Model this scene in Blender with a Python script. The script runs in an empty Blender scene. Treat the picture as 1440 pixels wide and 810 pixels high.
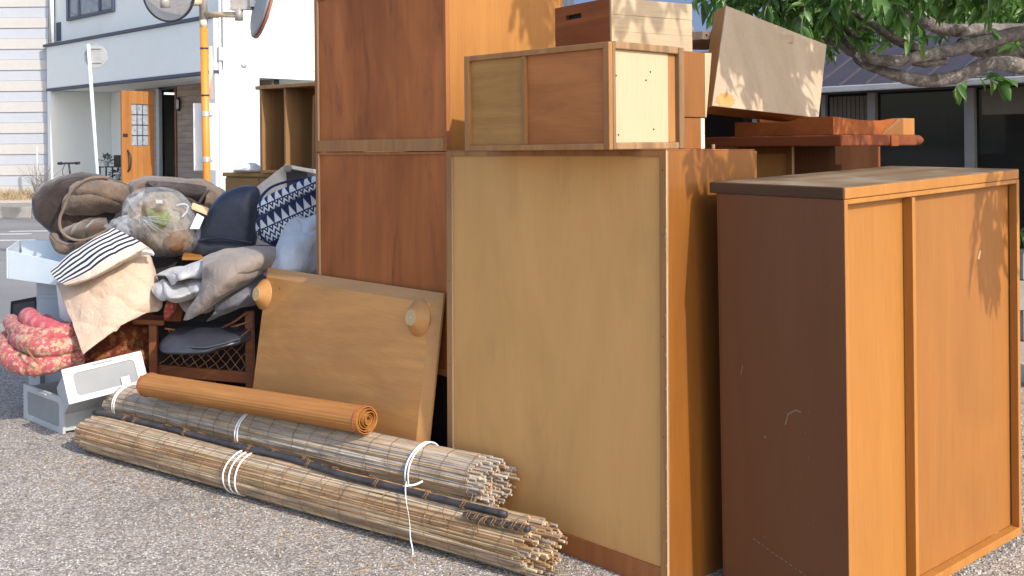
import bpy, bmesh, math, random
from mathutils import Vector, Matrix, Euler, noise
C = bpy.context.scene
COL = C.collection
RND = random.Random(7)
R = math.radians
# ------------------------------------------------------------------ camera, sky, sun, exposure
F, CX, HY, K = 1500.0, 720.0, 208.0, 0.010
EYE = 1.5
cam = bpy.data.cameras.new("camera"); camo = bpy.data.objects.new("camera", cam); COL.objects.link(camo)
rx = Vector((1, 0, -K)).normalized(); bz = Vector((0, -1, 0)); ry = bz.cross(rx)
camo.matrix_world = Matrix(((rx.x, ry.x, bz.x, 0), (rx.y, ry.y, bz.y, 0), (rx.z, ry.z, bz.z, EYE), (0, 0, 0, 1)))
cam.sensor_fit = 'HORIZONTAL'; cam.sensor_width = 36.0; cam.lens = 36.0 * F / 1440.0
cam.shift_x = 0.0; cam.shift_y = -(405.0 - HY) / 1440.0
cam.clip_start = 0.05; cam.clip_end = 2000
C.camera = camo
SUN_EL = R(34); SUN_D = Vector((0.700, -0.714, 0)).normalized()      # horizontal direction towards the sun
w = bpy.data.worlds.new("World"); C.world = w; w.use_nodes = True
nt = w.node_tree; bg = nt.nodes["Background"]; sky = nt.nodes.new("ShaderNodeTexSky")
sky.sky_type = 'NISHITA'; sky.sun_disc = False; sky.sun_elevation = SUN_EL
sky.sun_rotation = math.atan2(SUN_D.x, SUN_D.y); sky.air_density = 1.0; sky.dust_density = 2.0; sky.ozone_density = 1.0
nt.links.new(sky.outputs[0], bg.inputs[0]); bg.inputs[1].default_value = 0.15
sun = bpy.data.lights.new("sun", 'SUN'); suno = bpy.data.objects.new("sun", sun); COL.objects.link(suno)
sun.energy = 2.2; sun.angle = R(0.5); sun.color = (1.0, 0.93, 0.83)
sdir = Vector((SUN_D.x * math.cos(SUN_EL), SUN_D.y * math.cos(SUN_EL), math.sin(SUN_EL)))
suno.rotation_euler = sdir.to_track_quat('Z', 'Y').to_euler()
C.view_settings.view_transform = 'Standard'; C.view_settings.look = 'None'
C.view_settings.exposure = 0.95; C.view_settings.gamma = 1.0; C.view_settings.use_curve_mapping = False

# ------------------------------------------------------------------ layout helpers
def U(px, py, Y):                       # world point on the ray of photo point (px,py) at distance Y
    p = (px - CX) / F; q = (HY - py) / F
    a = (p + K * q) / (1 + K * K); b = (q - K * p) / (1 + K * K)
    return Vector((a * Y, Y, EYE + b * Y))
def G(px, py, z=0.0):                   # point at height z
    b = U(px, py, 1.0).z - EYE
    return U(px, py, (z - EYE) / b)
def PL(px, py, P, n):                   # point on the plane through P with normal n
    d = U(px, py, 1.0) - Vector((0, 0, EYE)); o = Vector((0, 0, EYE))
    t = (P - o).dot(n) / d.dot(n); return o + d * t
YAW = 42.8
UD = Vector((math.cos(R(YAW)), math.sin(R(YAW)), 0)); VD = Vector((-math.sin(R(YAW)), math.cos(R(YAW)), 0)); ZD = Vector((0, 0, 1))

def lin(r, g, b, k=1.0):
    f = lambda c: (c / 255 / 12.92) if c / 255 <= .04045 else ((c / 255 + .055) / 1.055) ** 2.4
    return (min(f(r) * k, 1), min(f(g) * k, 1), min(f(b) * k, 1), 1)

# ------------------------------------------------------------------ materials
MATS = {}
class NT:
    def __init__(s, name):
        s.m = bpy.data.materials.new(name); s.m.use_nodes = True; s.t = s.m.node_tree
        s.b = s.t.nodes["Principled BSDF"]; s.o = s.t.nodes["Material Output"]; MATS[name] = s.m
    def n(s, ty, **kw):
        x = s.t.nodes.new(ty)
        for k, v in kw.items():
            if k in x.inputs: x.inputs[k].default_value = v
            else: setattr(x, k, v)
        return x
    def l(s, a, b): s.t.links.new(a, b)
    def math(s, op, a, b=None, clamp=False):
        x = s.t.nodes.new("ShaderNodeMath"); x.operation = op; x.use_clamp = clamp
        for i, v in enumerate((a, b)):
            if v is None: continue
            if isinstance(v, (int, float)): x.inputs[i].default_value = v
            else: s.l(v, x.inputs[i])
        return x.outputs[0]
    def mix(s, fac, a, b, mode='MIX'):
        x = s.t.nodes.new("ShaderNodeMix"); x.data_type = 'RGBA'; x.blend_type = mode
        for i, v in ((0, fac), (6, a), (7, b)):
            if isinstance(v, (int, float, tuple, list)): x.inputs[i].default_value = v
            else: s.l(v, x.inputs[i])
        return x.outputs[2]
    def ramp(s, fac, stops, interp='LINEAR'):
        x = s.t.nodes.new("ShaderNodeValToRGB"); x.color_ramp.interpolation = interp
        e = x.color_ramp.elements
        while len(e) > 1: e.remove(e[-1])
        e[0].position = stops[0][0]; e[0].color = stops[0][1]
        for p, c in stops[1:]:
            k = e.new(p); k.color = c
        s.l(fac, x.inputs[0]); return x.outputs[0]
    def coords(s, scale=(1, 1, 1), kind='Object', rand=True):
        tc = s.n("ShaderNodeTexCoord"); v = tc.outputs[kind]
        if rand:
            oi = s.n("ShaderNodeObjectInfo"); vm = s.n("ShaderNodeVectorMath", operation='ADD')
            s.l(v, vm.inputs[0]); k = s.math('MULTIPLY', oi.outputs['Random'], 17.0); s.l(k, vm.inputs[1]); v = vm.outputs[0]
        mp = s.n("ShaderNodeMapping"); mp.inputs['Scale'].default_value = scale; s.l(v, mp.inputs[0]); return mp.outputs[0]
    def noise(s, v, scale, detail=3, dist=0.0, rough=.5):
        x = s.n("ShaderNodeTexNoise"); x.inputs['Scale'].default_value = scale; x.inputs['Detail'].default_value = detail
        x.inputs['Distortion'].default_value = dist; x.inputs['Roughness'].default_value = rough; s.l(v, x.inputs['Vector']); return x.outputs['Fac']
    def bump(s, h, strength=.3, dist=.002):
        x = s.n("ShaderNodeBump"); x.inputs['Strength'].default_value = strength; x.inputs['Distance'].default_value = dist
        s.l(h, x.inputs['Height']); s.l(x.outputs[0], s.b.inputs['Normal'])
g4 = lambda v: (v, v, v, 1)
def ml(c, r, g, b): return (min(c[0] * r, 1), min(c[1] * g, 1), min(c[2] * b, 1), 1)

def wood(name, c1, c2, grain='z', stretch=.07, scale=11, rough=.5, figure=0.0, stain=(.35, .5), dirt=None, coat=0.0, spec=.35, fade=.0, pore=.35):
    m = NT(name); sc = [1.0, 1.0, 1.0]; sc['xyz'.index(grain)] = stretch
    v = m.coords(tuple(sc))
    n1 = m.noise(v, scale, 5, 1.2, .6)
    col = m.ramp(n1, [(.28, c2), (.5, m_mid(c1, c2)), (.68, c1)])
    if figure:
        wv = m.n("ShaderNodeTexWave", wave_type='RINGS'); wv.inputs['Scale'].default_value = 3.2; wv.inputs['Distortion'].default_value = 5.5
        wv.inputs['Detail'].default_value = 3; wv.inputs['Detail Scale'].default_value = 1.1
        sc2 = [1.7, 1.7, 1.7]; sc2['xyz'.index(grain)] = .55
        m.l(m.coords(tuple(sc2)), wv.inputs['Vector'])
        col = m.mix(m.math('MULTIPLY', wv.outputs['Fac'], figure), col, c2)
    # pores
    sc3 = [1.0, 1.0, 1.0]; sc3['xyz'.index(grain)] = .03
    n2 = m.noise(m.coords(tuple(sc3)), 260, 2, 0, .6)
    col = m.mix(pore, col, m.ramp(n2, [(.35, g4(.72)), (.6, g4(1.0))]), 'MULTIPLY')
    # broad uneven tone and stains
    sc4 = [1.0, 1.0, 1.0]; sc4['xyz'.index(grain)] = .45
    n3 = m.noise(m.coords(tuple(sc4)), 2.6, 4, .8, .55)
    col = m.mix(stain[0], col, m.ramp(n3, [(.3, g4(stain[1])), (.62, g4(1.0))]), 'MULTIPLY')
    if dirt:
        sc6 = [1.0, 1.0, 1.0]; sc6['xyz'.index(grain)] = .3
        n4 = m.noise(m.coords(tuple(sc6)), 7.5, 6, .8, .7)
        col = m.mix(m.ramp(n4, [(.55, g4(0)), (.72, g4(dirt[3] if len(dirt) > 3 else .6))]), col, (dirt[0], dirt[1], dirt[2], 1))
    if fade:
        n5 = m.noise(m.coords((1, 1, .3)), 3.1, 5, .5, .6)
        col = m.mix(m.ramp(n5, [(.5, g4(0)), (.75, g4(fade))]), col, lin(205, 195, 180, .8))
    m.l(col, m.b.inputs['Base Color'])
    m.l(m.ramp(n3, [(.3, g4(min(rough + .12, 1))), (.7, g4(rough))]), m.b.inputs['Roughness'])
    m.b.inputs['Specular IOR Level'].default_value = spec; m.b.inputs['Coat Weight'].default_value = coat; m.b.inputs['Coat Roughness'].default_value = .25
    m.bump(n2, .25, .0006)
    return m.m
def m_mid(a, b): return tuple((x + y) / 2 for x, y in zip(a, b))

def plain(name, c, rough=.6, metal=0, var=.12, scale=6, bump=0, bscale=200, spec=.4, dirt=.0, dirtcol=(.1, .08, .06, 1)):
    m = NT(name); v = m.coords()
    n = m.noise(v, scale, 5, .3, .6)
    lo = tuple(max(x * (1 - var), 0) for x in c[:3]) + (1,); hi = tuple(min(x * (1 + var), 1) for x in c[:3]) + (1,)
    col = m.ramp(n, [(.3, lo), (.7, hi)])
    if dirt:
        n2 = m.noise(v, scale * 2.3, 8, .6, .7)
        col = m.mix(m.ramp(n2, [(.52, g4(0)), (.7, g4(dirt))]), col, dirtcol)
    m.l(col, m.b.inputs['Base Color']); m.b.inputs['Roughness'].default_value = rough; m.b.inputs['Metallic'].default_value = metal
    m.b.inputs['Specular IOR Level'].default_value = spec
    if bump: m.bump(m.noise(v, bscale, 3, 0, .6), bump, .002)
    return m.m

def fabric(name, c1, c2, scale=5, weave=500, rough=.95, sheen=.2, bump=.4):
    m = NT(name); v = m.coords(rand=False)
    n = m.noise(v, scale, 6, .5, .65); n2 = m.noise(v, weave, 2, 0, .5)
    col = m.ramp(n, [(.32, c2), (.68, c1)])
    col = m.mix(.35, col, m.ramp(n2, [(.35, g4(.6)), (.65, g4(1))]), 'MULTIPLY')
    m.l(col, m.b.inputs['Base Color']); m.b.inputs['Roughness'].default_value = rough; m.b.inputs['Specular IOR Level'].default_value = .15
    m.b.inputs['Sheen Weight'].default_value = sheen
    cz = m.noise(v, 9, 5, 1.6, .55); rd = m.math('ABSOLUTE', m.math('SUBTRACT', cz, .5)); hh = m.math('ADD', m.math('MULTIPLY', m.noise(v, 120, 4, 0, .6), .10), m.math('MINIMUM', m.math('MULTIPLY', rd, 5.0), 1.0))
    m.bump(hh, bump, .010); return m.m

W_ORANGE = wood('honey_veneer', (.41, .18, .040, 1), (.35, .143, .029, 1), stain=(.25, .72), rough=.5, spec=.35)
W_ORANGE2 = wood('deep_honey_veneer', (.27, .103, .018, 1), (.21, .074, .012, 1), stain=(.4, .6), rough=.42, coat=.15)
W_PLY = wood('pale_back_ply', (.69, .375, .135, 1), (.64, .335, .115, 1), stretch=.22, scale=2.6, stain=(.34, .7), rough=.7, spec=.25, pore=.14, dirt=(.36, .21, .09, .22))
W_PLYH = wood('pale_ply_flat_grain', (.52, .27, .085, 1), (.38, .18, .055, 1), grain='y', scale=9, stain=(.5, .6), rough=.65, spec=.25, dirt=(.2, .11, .06, .35))
W_BROWN = wood('red_brown_ply', (.51, .155, .036, 1), (.37, .108, .027, 1), scale=7, stain=(.7, .45), rough=.6, dirt=(.09, .03, .012, .5), spec=.3)
W_BROWNH = wood('red_brown_ply_flat', (.55, .20, .055, 1), (.38, .13, .038, 1), grain='y', scale=7, stain=(.5, .6), rough=.6, dirt=(.12, .06, .04, .4), spec=.3)
W_DARK = wood('dark_brown_paint', (.155, .058, .021, 1), (.145, .053, .020, 1), scale=9, stain=(.2, .75), rough=.55, spec=.25, fade=.03, pore=.2)
W_DARKEDGE = wood('dark_slab_edge', (.10, .055, .032, 1), (.062, .036, .022, 1), grain='y', stain=(.3, .6), rough=.7, spec=.15)
W_DUSTY = wood('dusty_top', lin(178, 150, 118, .62), lin(140, 112, 82, .62), grain='x', scale=8, stain=(.4, .7), rough=.75, fade=.4, spec=.2)
W_FRAME = wood('frame_timber', (.44, .215, .072, 1), (.30, .135, .046, 1), stain=(.4, .6), rough=.6, dirt=(.25, .14, .08, .4))
W_FRAMED = wood('frame_timber_dark', (.43, .155, .045, 1), (.31, .105, .031, 1), stain=(.4, .6), rough=.6)
W_LIGHTEDGE = wood('raw_edge_timber', lin(226, 200, 168, .8), lin(205, 176, 138, .8), stain=(.3, .7), rough=.7, dirt=(.2, .15, .1, .5))
W_CREAM = wood('cream_panel', (.54, .40, .26, 1), (.53, .39, .25, 1), scale=2, stain=(.12, .85), rough=.6, dirt=(.35, .28, .18, .12))
W_OLD = wood('old_edge_timber', lin(188, 152, 112, .8), lin(130, 98, 66, .8), stain=(.6, .45), rough=.8, dirt=(.12, .09, .07, .75))
W_TABLE = wood('table_underside', (.74, .355, .105, 1), (.62, .275, .078, 1), grain='y', stretch=.35, scale=4, figure=.5, stain=(.5, .66), rough=.55, dirt=(.4, .27, .15, .3), coat=.1)
W_TEDGE = wood('table_edge', (.52, .27, .10, 1), (.46, .23, .08, 1), grain='y', stain=(.2, .8), rough=.45)
W_CONE = wood('cone_foot_wood', (.56, .28, .09, 1), (.48, .23, .07, 1), grain='x', stain=(.2, .8), rough=.4, coat=.2)
W_RED = wood('mahogany', (.33, .092, .020, 1), (.22, .058, .013, 1), grain='y', stain=(.45, .55), rough=.6, coat=.0, spec=.2)
W_REDD = wood('dark_mahogany', (.24, .07, .024, 1), (.16, .043, .016, 1), grain='y', stain=(.45, .6), rough=.6, coat=.0, spec=.2)
W_GREYPLY = wood('greyed_ply', (.47, .36, .25, 1), (.39, .29, .195, 1), scale=8, stain=(.25, .75), rough=.8, spec=.15, fade=.35)
W_CREAMPLY = wood('ribbed_drawer_side', (.55, .43, .29, 1), (.45, .34, .22, 1), grain='x', stain=(.4, .65), rough=.75)
W_SHELF = wood('shelf_oak', lin(184, 142, 96, .75), lin(158, 116, 74, .75), stain=(.3, .7), rough=.6)
W_SIDE = wood('sideboard_ochre', lin(186, 140, 78, .75), lin(164, 120, 62, .75), grain='x', stain=(.2, .8), rough=.5)
W_CHAIR = wood('chair_timber', lin(178, 108, 66, .75), lin(134, 78, 48, .75), grain='x', stain=(.5, .6), rough=.5, coat=.15)
W_DOOR = wood('door_timber', (.45, .20, .06, 1), (.33, .13, .035, 1), scale=5, stain=(.4, .6), rough=.5)
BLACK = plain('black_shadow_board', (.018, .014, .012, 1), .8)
WHITE_P = plain('white_plastic', (.47, .49, .52, 1), .45, var=.05, spec=.3, dirt=.12, dirtcol=(.35, .33, .3, 1))
GREY_P = plain('grey_frosted_plastic', lin(190, 194, 198, .8), .45, var=.04)
FROST = plain('dotted_frosted_panel', (.28, .29, .30, 1), .7, var=.08, spec=.15)
WHITE_PAINT = plain('white_render', (.80, .81, .82, 1), .85, var=.02, bump=.15, bscale=60, spec=.2)
METAL_G = plain('galvanised', (.55, .55, .54, 1), .45, metal=.6, var=.15, scale=20, dirt=.3, dirtcol=(.3, .2, .12, 1))
DARKM = plain('dark_metal', (.03, .03, .035, 1), .4, var=.2)
RUBBER = plain('black_rubber', (.02, .02, .022, 1), .6)
GLASSD = plain('dark_window_glass', (.012, .014, .014, 1), .05, var=.3, spec=.22)
SLATE = plain('slate_blue_wall', lin(112, 138, 178, .62), .7, var=.05)
LEATHER = plain('navy_leather', (.028, .035, .062, 1), .42, var=.3, scale=9, bump=.35, bscale=260, spec=.5, dirt=.25, dirtcol=(.09, .1, .13, 1))
LEATHERB = plain('black_leather', (.03, .032, .045, 1), .36, var=.3, scale=9, bump=.3, bscale=260, spec=.55)
CORD = plain('white_polytwine', (.82, .83, .85, 1), .5, var=.05)
JUTE = plain('jute_string', lin(160, 122, 84, .6), .9, var=.3, scale=60)
THREAD = plain('dark_thread', (.10, .075, .05, 1), .9, var=.3)
NETC = plain('net_cord', lin(190, 130, 84, .8), .8, var=.2, scale=40)
PIPING = fabric('blanket_piping', lin(150, 130, 112, .8), lin(128, 108, 92, .8))
FLEECE = fabric('taupe_fleece', lin(150, 130, 114, .72), lin(112, 94, 82, .66), scale=9, weave=300, sheen=.25)
FLEECED = fabric('dark_taupe_fleece', lin(94, 78, 74, .5), lin(66, 54, 52, .5), scale=9, weave=300, sheen=.25)
GREYCL = fabric('grey_felt', (.52, .52, .53, 1), (.42, .42, .43, 1), scale=4)
BLUECL = fabric('blue_grey_felt', (.60, .63, .67, 1), (.50, .53, .58, 1), scale=4)
TAUPECL = fabric('taupe_felt', lin(176, 164, 156, .72), lin(154, 142, 136, .72), scale=4)
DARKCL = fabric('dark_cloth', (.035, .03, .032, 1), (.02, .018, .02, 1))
CREAMCL = fabric('cream_cloth', (.62, .47, .36, 1), (.56, .41, .31, 1))
SAND = plain('dry_sand', lin(222, 208, 190, .7), .95, var=.15, scale=3, bump=.6, bscale=30)
CONC = plain('concrete', lin(176, 172, 166, .7), .9, var=.15, scale=4, bump=.5, bscale=80, dirt=.3, dirtcol=(.2, .19, .17, 1))
BARK = None

def m_ground():
    m = NT('exposed_aggregate'); v = m.coords(rand=False)
    vo = m.n("ShaderNodeTexVoronoi"); vo.inputs['Scale'].default_value = 118; m.l(v, vo.inputs['Vector'])
    sep = m.n("ShaderNodeSeparateColor"); m.l(vo.outputs['Color'], sep.inputs[0])
    stones = m.ramp(sep.outputs[0], [(0, lin(150, 142, 136)), (.25, lin(176, 167, 160)), (.5, lin(196, 187, 178)), (.75, lin(214, 205, 195)), (.9, lin(240, 233, 224)), (1, lin(250, 246, 240))])
    warm = m.mix(m.ramp(sep.outputs[1], [(.7, g4(0)), (.8, g4(.5))]), stones, lin(190, 164, 136))
    edge = m.ramp(vo.outputs['Distance'], [(.35, g4(1)), (.75, g4(.5))])
    col = m.mix(.75, warm, edge, 'MULTIPLY')
    nb = m.noise(v, .9, 5, .4, .6)
    col = m.mix(.55, col, m.ramp(nb, [(.34, g4(.66)), (.5, g4(.9)), (.66, g4(1))]), 'MULTIPLY')
    nf = m.noise(v, 14, 6, 0, .7); col = m.mix(.4, col, m.ramp(nf, [(.35, g4(.55)), (.62, g4(1))]), 'MULTIPLY')
    fine = m.noise(v, 420, 3, 0, .6); col = m.mix(.5, col, m.ramp(fine, [(.35, g4(.5)), (.62, g4(1))]), 'MULTIPLY')
    ck = m.noise(m.coords((1, .35, 1), rand=False), 1.3, 7, .9, .6)     # hairline cracks
    line = m.math('ABSOLUTE', m.math('SUBTRACT', ck, .5)); col = m.mix(m.ramp(line, [(.0, g4(.35)), (.006, g4(0))]), col, lin(70, 64, 60))
    m.l(col, m.b.inputs['Base Color']); m.b.inputs['Roughness'].default_value = .9; m.b.inputs['Specular IOR Level'].default_value = .25
    h = m.math('ADD', m.math('MULTIPLY', vo.outputs['Distance'], -1.0), m.math('MULTIPLY', fine, .5)); m.bump(h, .9, .005)
    return m.m
def m_asphalt():
    m = NT('asphalt_road'); v = m.coords(rand=False)
    n = m.noise(v, 300, 3, 0, .6); nb = m.noise(m.coords((.25, 1, 1), rand=False), .7, 4, .5, .6)
    col = m.ramp(n, [(.3, lin(112, 111, 112)), (.7, lin(152, 150, 149))])
    col = m.mix(.6, col, m.ramp(nb, [(.35, g4(.62)), (.6, g4(1))]), 'MULTIPLY')
    m.l(col, m.b.inputs['Base Color']); m.b.inputs['Roughness'].default_value = .9; m.bump(n, .5, .003); return m.m
def m_reed(name, a, b, c, grey):
    m = NT(name); at = m.n("ShaderNodeVertexColor", layer_name='tone'); sp = m.n("ShaderNodeSeparateColor"); m.l(at.outputs[0], sp.inputs[0])
    col = m.ramp(sp.outputs[0], [(0, a), (.35, b), (.7, c), (1, grey)])
    v = m.coords((.12, 1, 1), rand=False); n = m.noise(v, 60, 5, .3, .6)
    col = m.mix(.7, col, m.ramp(n, [(.3, g4(.35)), (.6, g4(1))]), 'MULTIPLY')
    n2 = m.noise(m.coords((1, 1, 1), rand=False), 9, 6, .4, .7)
    col = m.mix(m.ramp(n2, [(.55, g4(0)), (.75, g4(.4))]), col, lin(150, 112, 76, .8))
    m.l(col, m.b.inputs['Base Color']); m.b.inputs['Roughness'].default_value = .5; m.b.inputs['Specular IOR Level'].default_value = .4
    m.bump(n, .4, .001); return m.m
GROUND = m_ground(); ASPH = m_asphalt()
REED_G = m_reed('weathered_reed', lin(176, 164, 150, .95), lin(206, 194, 178, .95), lin(206, 172, 130, .9), lin(168, 160, 154, .95))
REED_T = m_reed('tan_reed', lin(190, 150, 100, .72), lin(232, 212, 178, .85), lin(170, 120, 76, .66), lin(186, 178, 168, .8))
REED_END = plain('reed_core', lin(214, 186, 148, .8), .9, var=.35, scale=80)
POLE_DK = plain('dark_bamboo', (.045, .042, .046, 1), .5, var=.5, scale=14, dirt=.35, dirtcol=(.16, .12, .09, 1))

# ------------------------------------------------------------------ mesh builder
class MB:
    def __init__(s): s.v = []; s.f = []; s.uv = None; s.mi = []; s.tone = []
    def add(s, vs, fs, mi=0, tone=None):
        o = len(s.v); s.v += [Vector(p) for p in vs]
        for f in fs: s.f.append([i + o for i in f]); s.mi.append(mi); s.tone.append(tone)
        return s
    def box(s, a, b, mi=0):
        (x0, y0, z0), (x1, y1, z1) = a, b
        x0, x1 = sorted((x0, x1)); y0, y1 = sorted((y0, y1)); z0, z1 = sorted((z0, z1))
        return s.add([(x0, y0, z0), (x1, y0, z0), (x1, y1, z0), (x0, y1, z0), (x0, y0, z1), (x1, y0, z1), (x1, y1, z1), (x0, y1, z1)],
              [(0, 3, 2, 1), (4, 5, 6, 7), (0, 1, 5, 4), (1, 2, 6, 5), (2, 3, 7, 6), (3, 0, 4, 7)], mi)
    def plate(s, pts, n, t, mi=0):      # polygon pts, extruded by t along n
        pts = [Vector(p) for p in pts]; n = Vector(n).normalized() * t; k = len(pts)
        nn = Vector((0, 0, 0))
        for i in range(k): nn += pts[i].cross(pts[(i + 1) % k])
        if nn.dot(n) > 0: pts = pts[::-1]
        fs = [tuple(range(k)), tuple(range(2 * k - 1, k - 1, -1))]
        for i in range(k):
            j = (i + 1) % k; fs.append((j, i, i + k, j + k))
        return s.add(pts + [p + n for p in pts], fs, mi)
    def tube(s, path, rad, n=8, caps=True, mi=0, flat=1.0, tone=None, up=None):
        path = [Vector(p) for p in path]; k = len(path)
        if not isinstance(rad, (list, tuple)): rad = [rad] * k
        vs = []; t0 = (path[1] - path[0]).normalized(); ref = Vector(up) if up else (Vector((0, 0, 1)) if abs(t0.z) < .9 else Vector((1, 0, 0)))
        a = (ref - t0 * ref.dot(t0)).normalized()
        for i, p in enumerate(path):
            t = (path[min(i + 1, k - 1)] - path[max(i - 1, 0)]).normalized()
            a = (a - t * a.dot(t)).normalized(); b = t.cross(a)
            for j in range(n):
                th = 2 * math.pi * j / n; vs.append(p + a * (math.cos(th) * rad[i]) + b * (math.sin(th) * rad[i] * flat))
        fs = []
        for i in range(k - 1):
            for j in range(n):
                q = (j + 1) % n; fs.append((i * n + j, i * n + q, (i + 1) * n + q, (i + 1) * n + j))
        if caps: fs += [tuple(range(n - 1, -1, -1)), tuple(range((k - 1) * n, k * n))]
        return s.add(vs, fs, mi, tone)
    def lathe(s, prof, n=24, o=(0, 0, 0), axis='z', mi=0):   # prof [(r,h)], closed ends if r==0
        o = Vector(o); vs = []
        for r, h in prof:
            for j in range(n):
                th = 2 * math.pi * j / n; c, d = r * math.cos(th), r * math.sin(th)
                vs.append(o + (Vector((c, d, h)) if axis == 'z' else Vector((h, c, d)) if axis == 'x' else Vector((d, h, c))))
        fs = []
        for i in range(len(prof) - 1):
            for j in range(n):
                q = (j + 1) % n; fs.append((i * n + j, i * n + q, (i + 1) * n + q, (i + 1) * n + j))
        fs += [tuple(range(n - 1, -1, -1)), tuple(range((len(prof) - 1) * n, len(prof) * n))]
        return s.add(vs, fs, mi)
    def build(s, name, mat, parent=None, smooth=False, bevel=0, seg=2, sub=0, solid=0, kind=None):
        me = bpy.data.meshes.new(name); me.from_pydata([tuple(p) for p in s.v], [], s.f); me.update()
        for mm in (mat if isinstance(mat, (list, tuple)) else [mat]): me.materials.append(mm)
        if any(s.mi): me.polygons.foreach_set('material_index', s.mi)
        if any(t is not None for t in s.tone):
            ca = me.color_attributes.new('tone', 'FLOAT_COLOR', 'CORNER')
            for p, t in zip(me.polygons, s.tone):
                for li in p.loop_indices: ca.data[li].color = (t or 0, 0, 0, 1)
        if s.uv:
            ul = me.uv_layers.new(name='UVMap')
            for lp in me.loops: ul.data[lp.index].uv = s.uv[lp.vertex_index]
        if smooth is True: me.polygons.foreach_set('use_smooth', [True] * len(me.polygons))
        ob = bpy.data.objects.new(name, me); COL.objects.link(ob)
        if parent: ob.parent = parent
        if smooth == 'auto': me.shade_smooth() if hasattr(me, 'shade_smooth') else None
        if solid:
            md = ob.modifiers.new('s', 'SOLIDIFY'); md.thickness = solid; md.offset = 0
        if bevel:
            md = ob.modifiers.new('b', 'BEVEL'); md.width = bevel; md.segments = seg; md.limit_method = 'ANGLE'; md.angle_limit = R(40); md.harden_normals = False
        if sub:
            md = ob.modifiers.new('u', 'SUBSURF'); md.levels = sub; md.render_levels = sub
        if kind: ob['kind'] = kind
        return ob
def tag(o, label=None, cat=None, group=None, kind=None):
    if label: o['label'] = label
    if cat: o['category'] = cat
    if group: o['group'] = group
    if kind: o['kind'] = kind
    return o
def root(name, loc, yaw=0, tx=0, ty=0, label=None, cat=None, group=None):
    o = bpy.data.objects.new(name, None); COL.objects.link(o); o.empty_display_size = .1
    o.matrix_world = Matrix.Translation(Vector(loc)) @ Matrix.Rotation(R(yaw), 4, 'Z') @ Matrix.Rotation(R(tx), 4, 'X') @ Matrix.Rotation(R(ty), 4, 'Y')
    return tag(o, label, cat, group)
def bx(name, a, b, mat, par, bevel=.0015): return MB().box(a, b).build(name, mat, par, bevel=bevel)
def toL(par, p): return par.matrix_world.inverted() @ Vector(p)
def copy_tree(o, parent=None):
    c = o.copy(); COL.objects.link(c); c.parent = parent
    for ch in [x for x in o.children]: copy_tree(ch, c)
    return c
def struct(o): o['kind'] = 'structure'; return o

def cr(p0, p1, p2, p3, t):
    return .5 * ((2 * p1) + (p2 - p0) * t + (2 * p0 - 5 * p1 + 4 * p2 - p3) * t * t + (3 * p1 - p0 - 3 * p2 + p3) * t ** 3)
def spl(pts, n, closed=False):
    k = len(pts); out = []
    segs = k if closed else k - 1
    for i in range(n):
        s = i / (n if closed else n - 1) * segs; j = min(int(s), segs - 1); t = s - j
        if closed: q = [pts[(j + d) % k] for d in (-1, 0, 1, 2)]
        else: q = [pts[max(0, min(k - 1, j + d))] for d in (-1, 0, 1, 2)]
        out.append(cr(*q, t))
    return out
def fold(p, amp, freq, ang, seed=0):
    q = Vector((p.x + seed * 3.1, p.y, p.z)); w_ = noise.noise(q * 3.0) * 1.1 + noise.noise(q * 7.0) * .35
    s = (p.x * math.cos(ang) + p.z * math.sin(ang)) * freq + w_ * 2.2
    r = 1 - abs(math.sin(s)); r = r * r
    return amp * (r * (.4 + .8 * abs(noise.noise(q * 4.3 + Vector((9, 1, 4))))) + .5 * noise.noise(q * 14.0))
def cloth(name, ctrl, mat, par=None, nu=60, nv=60, amp=.008, freq=40, ang=0, thick=.004, seed=0):
    """ctrl: rows of (px,py,Y) or Vectors; returns a dense folded sheet"""
    rows = [[(U(*p) if not isinstance(p, Vector) else p) for p in r] for r in ctrl]
    rr = [spl(r, nu) for r in rows]
    grid = list(zip(*[spl([r[i] for r in rr], nv) for i in range(nu)]))      # nv rows of nu
    mb = MB(); vs = [p for row in grid for p in row]
    nrm = []
    for j in range(nv):
        for i in range(nu):
            a = grid[j][min(i + 1, nu - 1)] - grid[j][max(i - 1, 0)]; b = grid[min(j + 1, nv - 1)][i] - grid[max(j - 1, 0)][i]
            n = a.cross(b); nrm.append(n.normalized() if n.length > 1e-9 else Vector((0, -1, 0)))
    out = [v + n * fold(v, amp, freq, ang, seed) for v, n in zip(vs, nrm)]
    if par: inv = par.matrix_world.inverted(); out = [inv @ p for p in out]
    mb.add(out, [(j * nu + i, j * nu + i + 1, (j + 1) * nu + i + 1, (j + 1) * nu + i) for j in range(nv - 1) for i in range(nu - 1)])
    mb.uv = [(i / (nu - 1), j / (nv - 1)) for j in range(nv) for i in range(nu)]
    return mb.build(name, mat, par, smooth=True, solid=thick)
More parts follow.
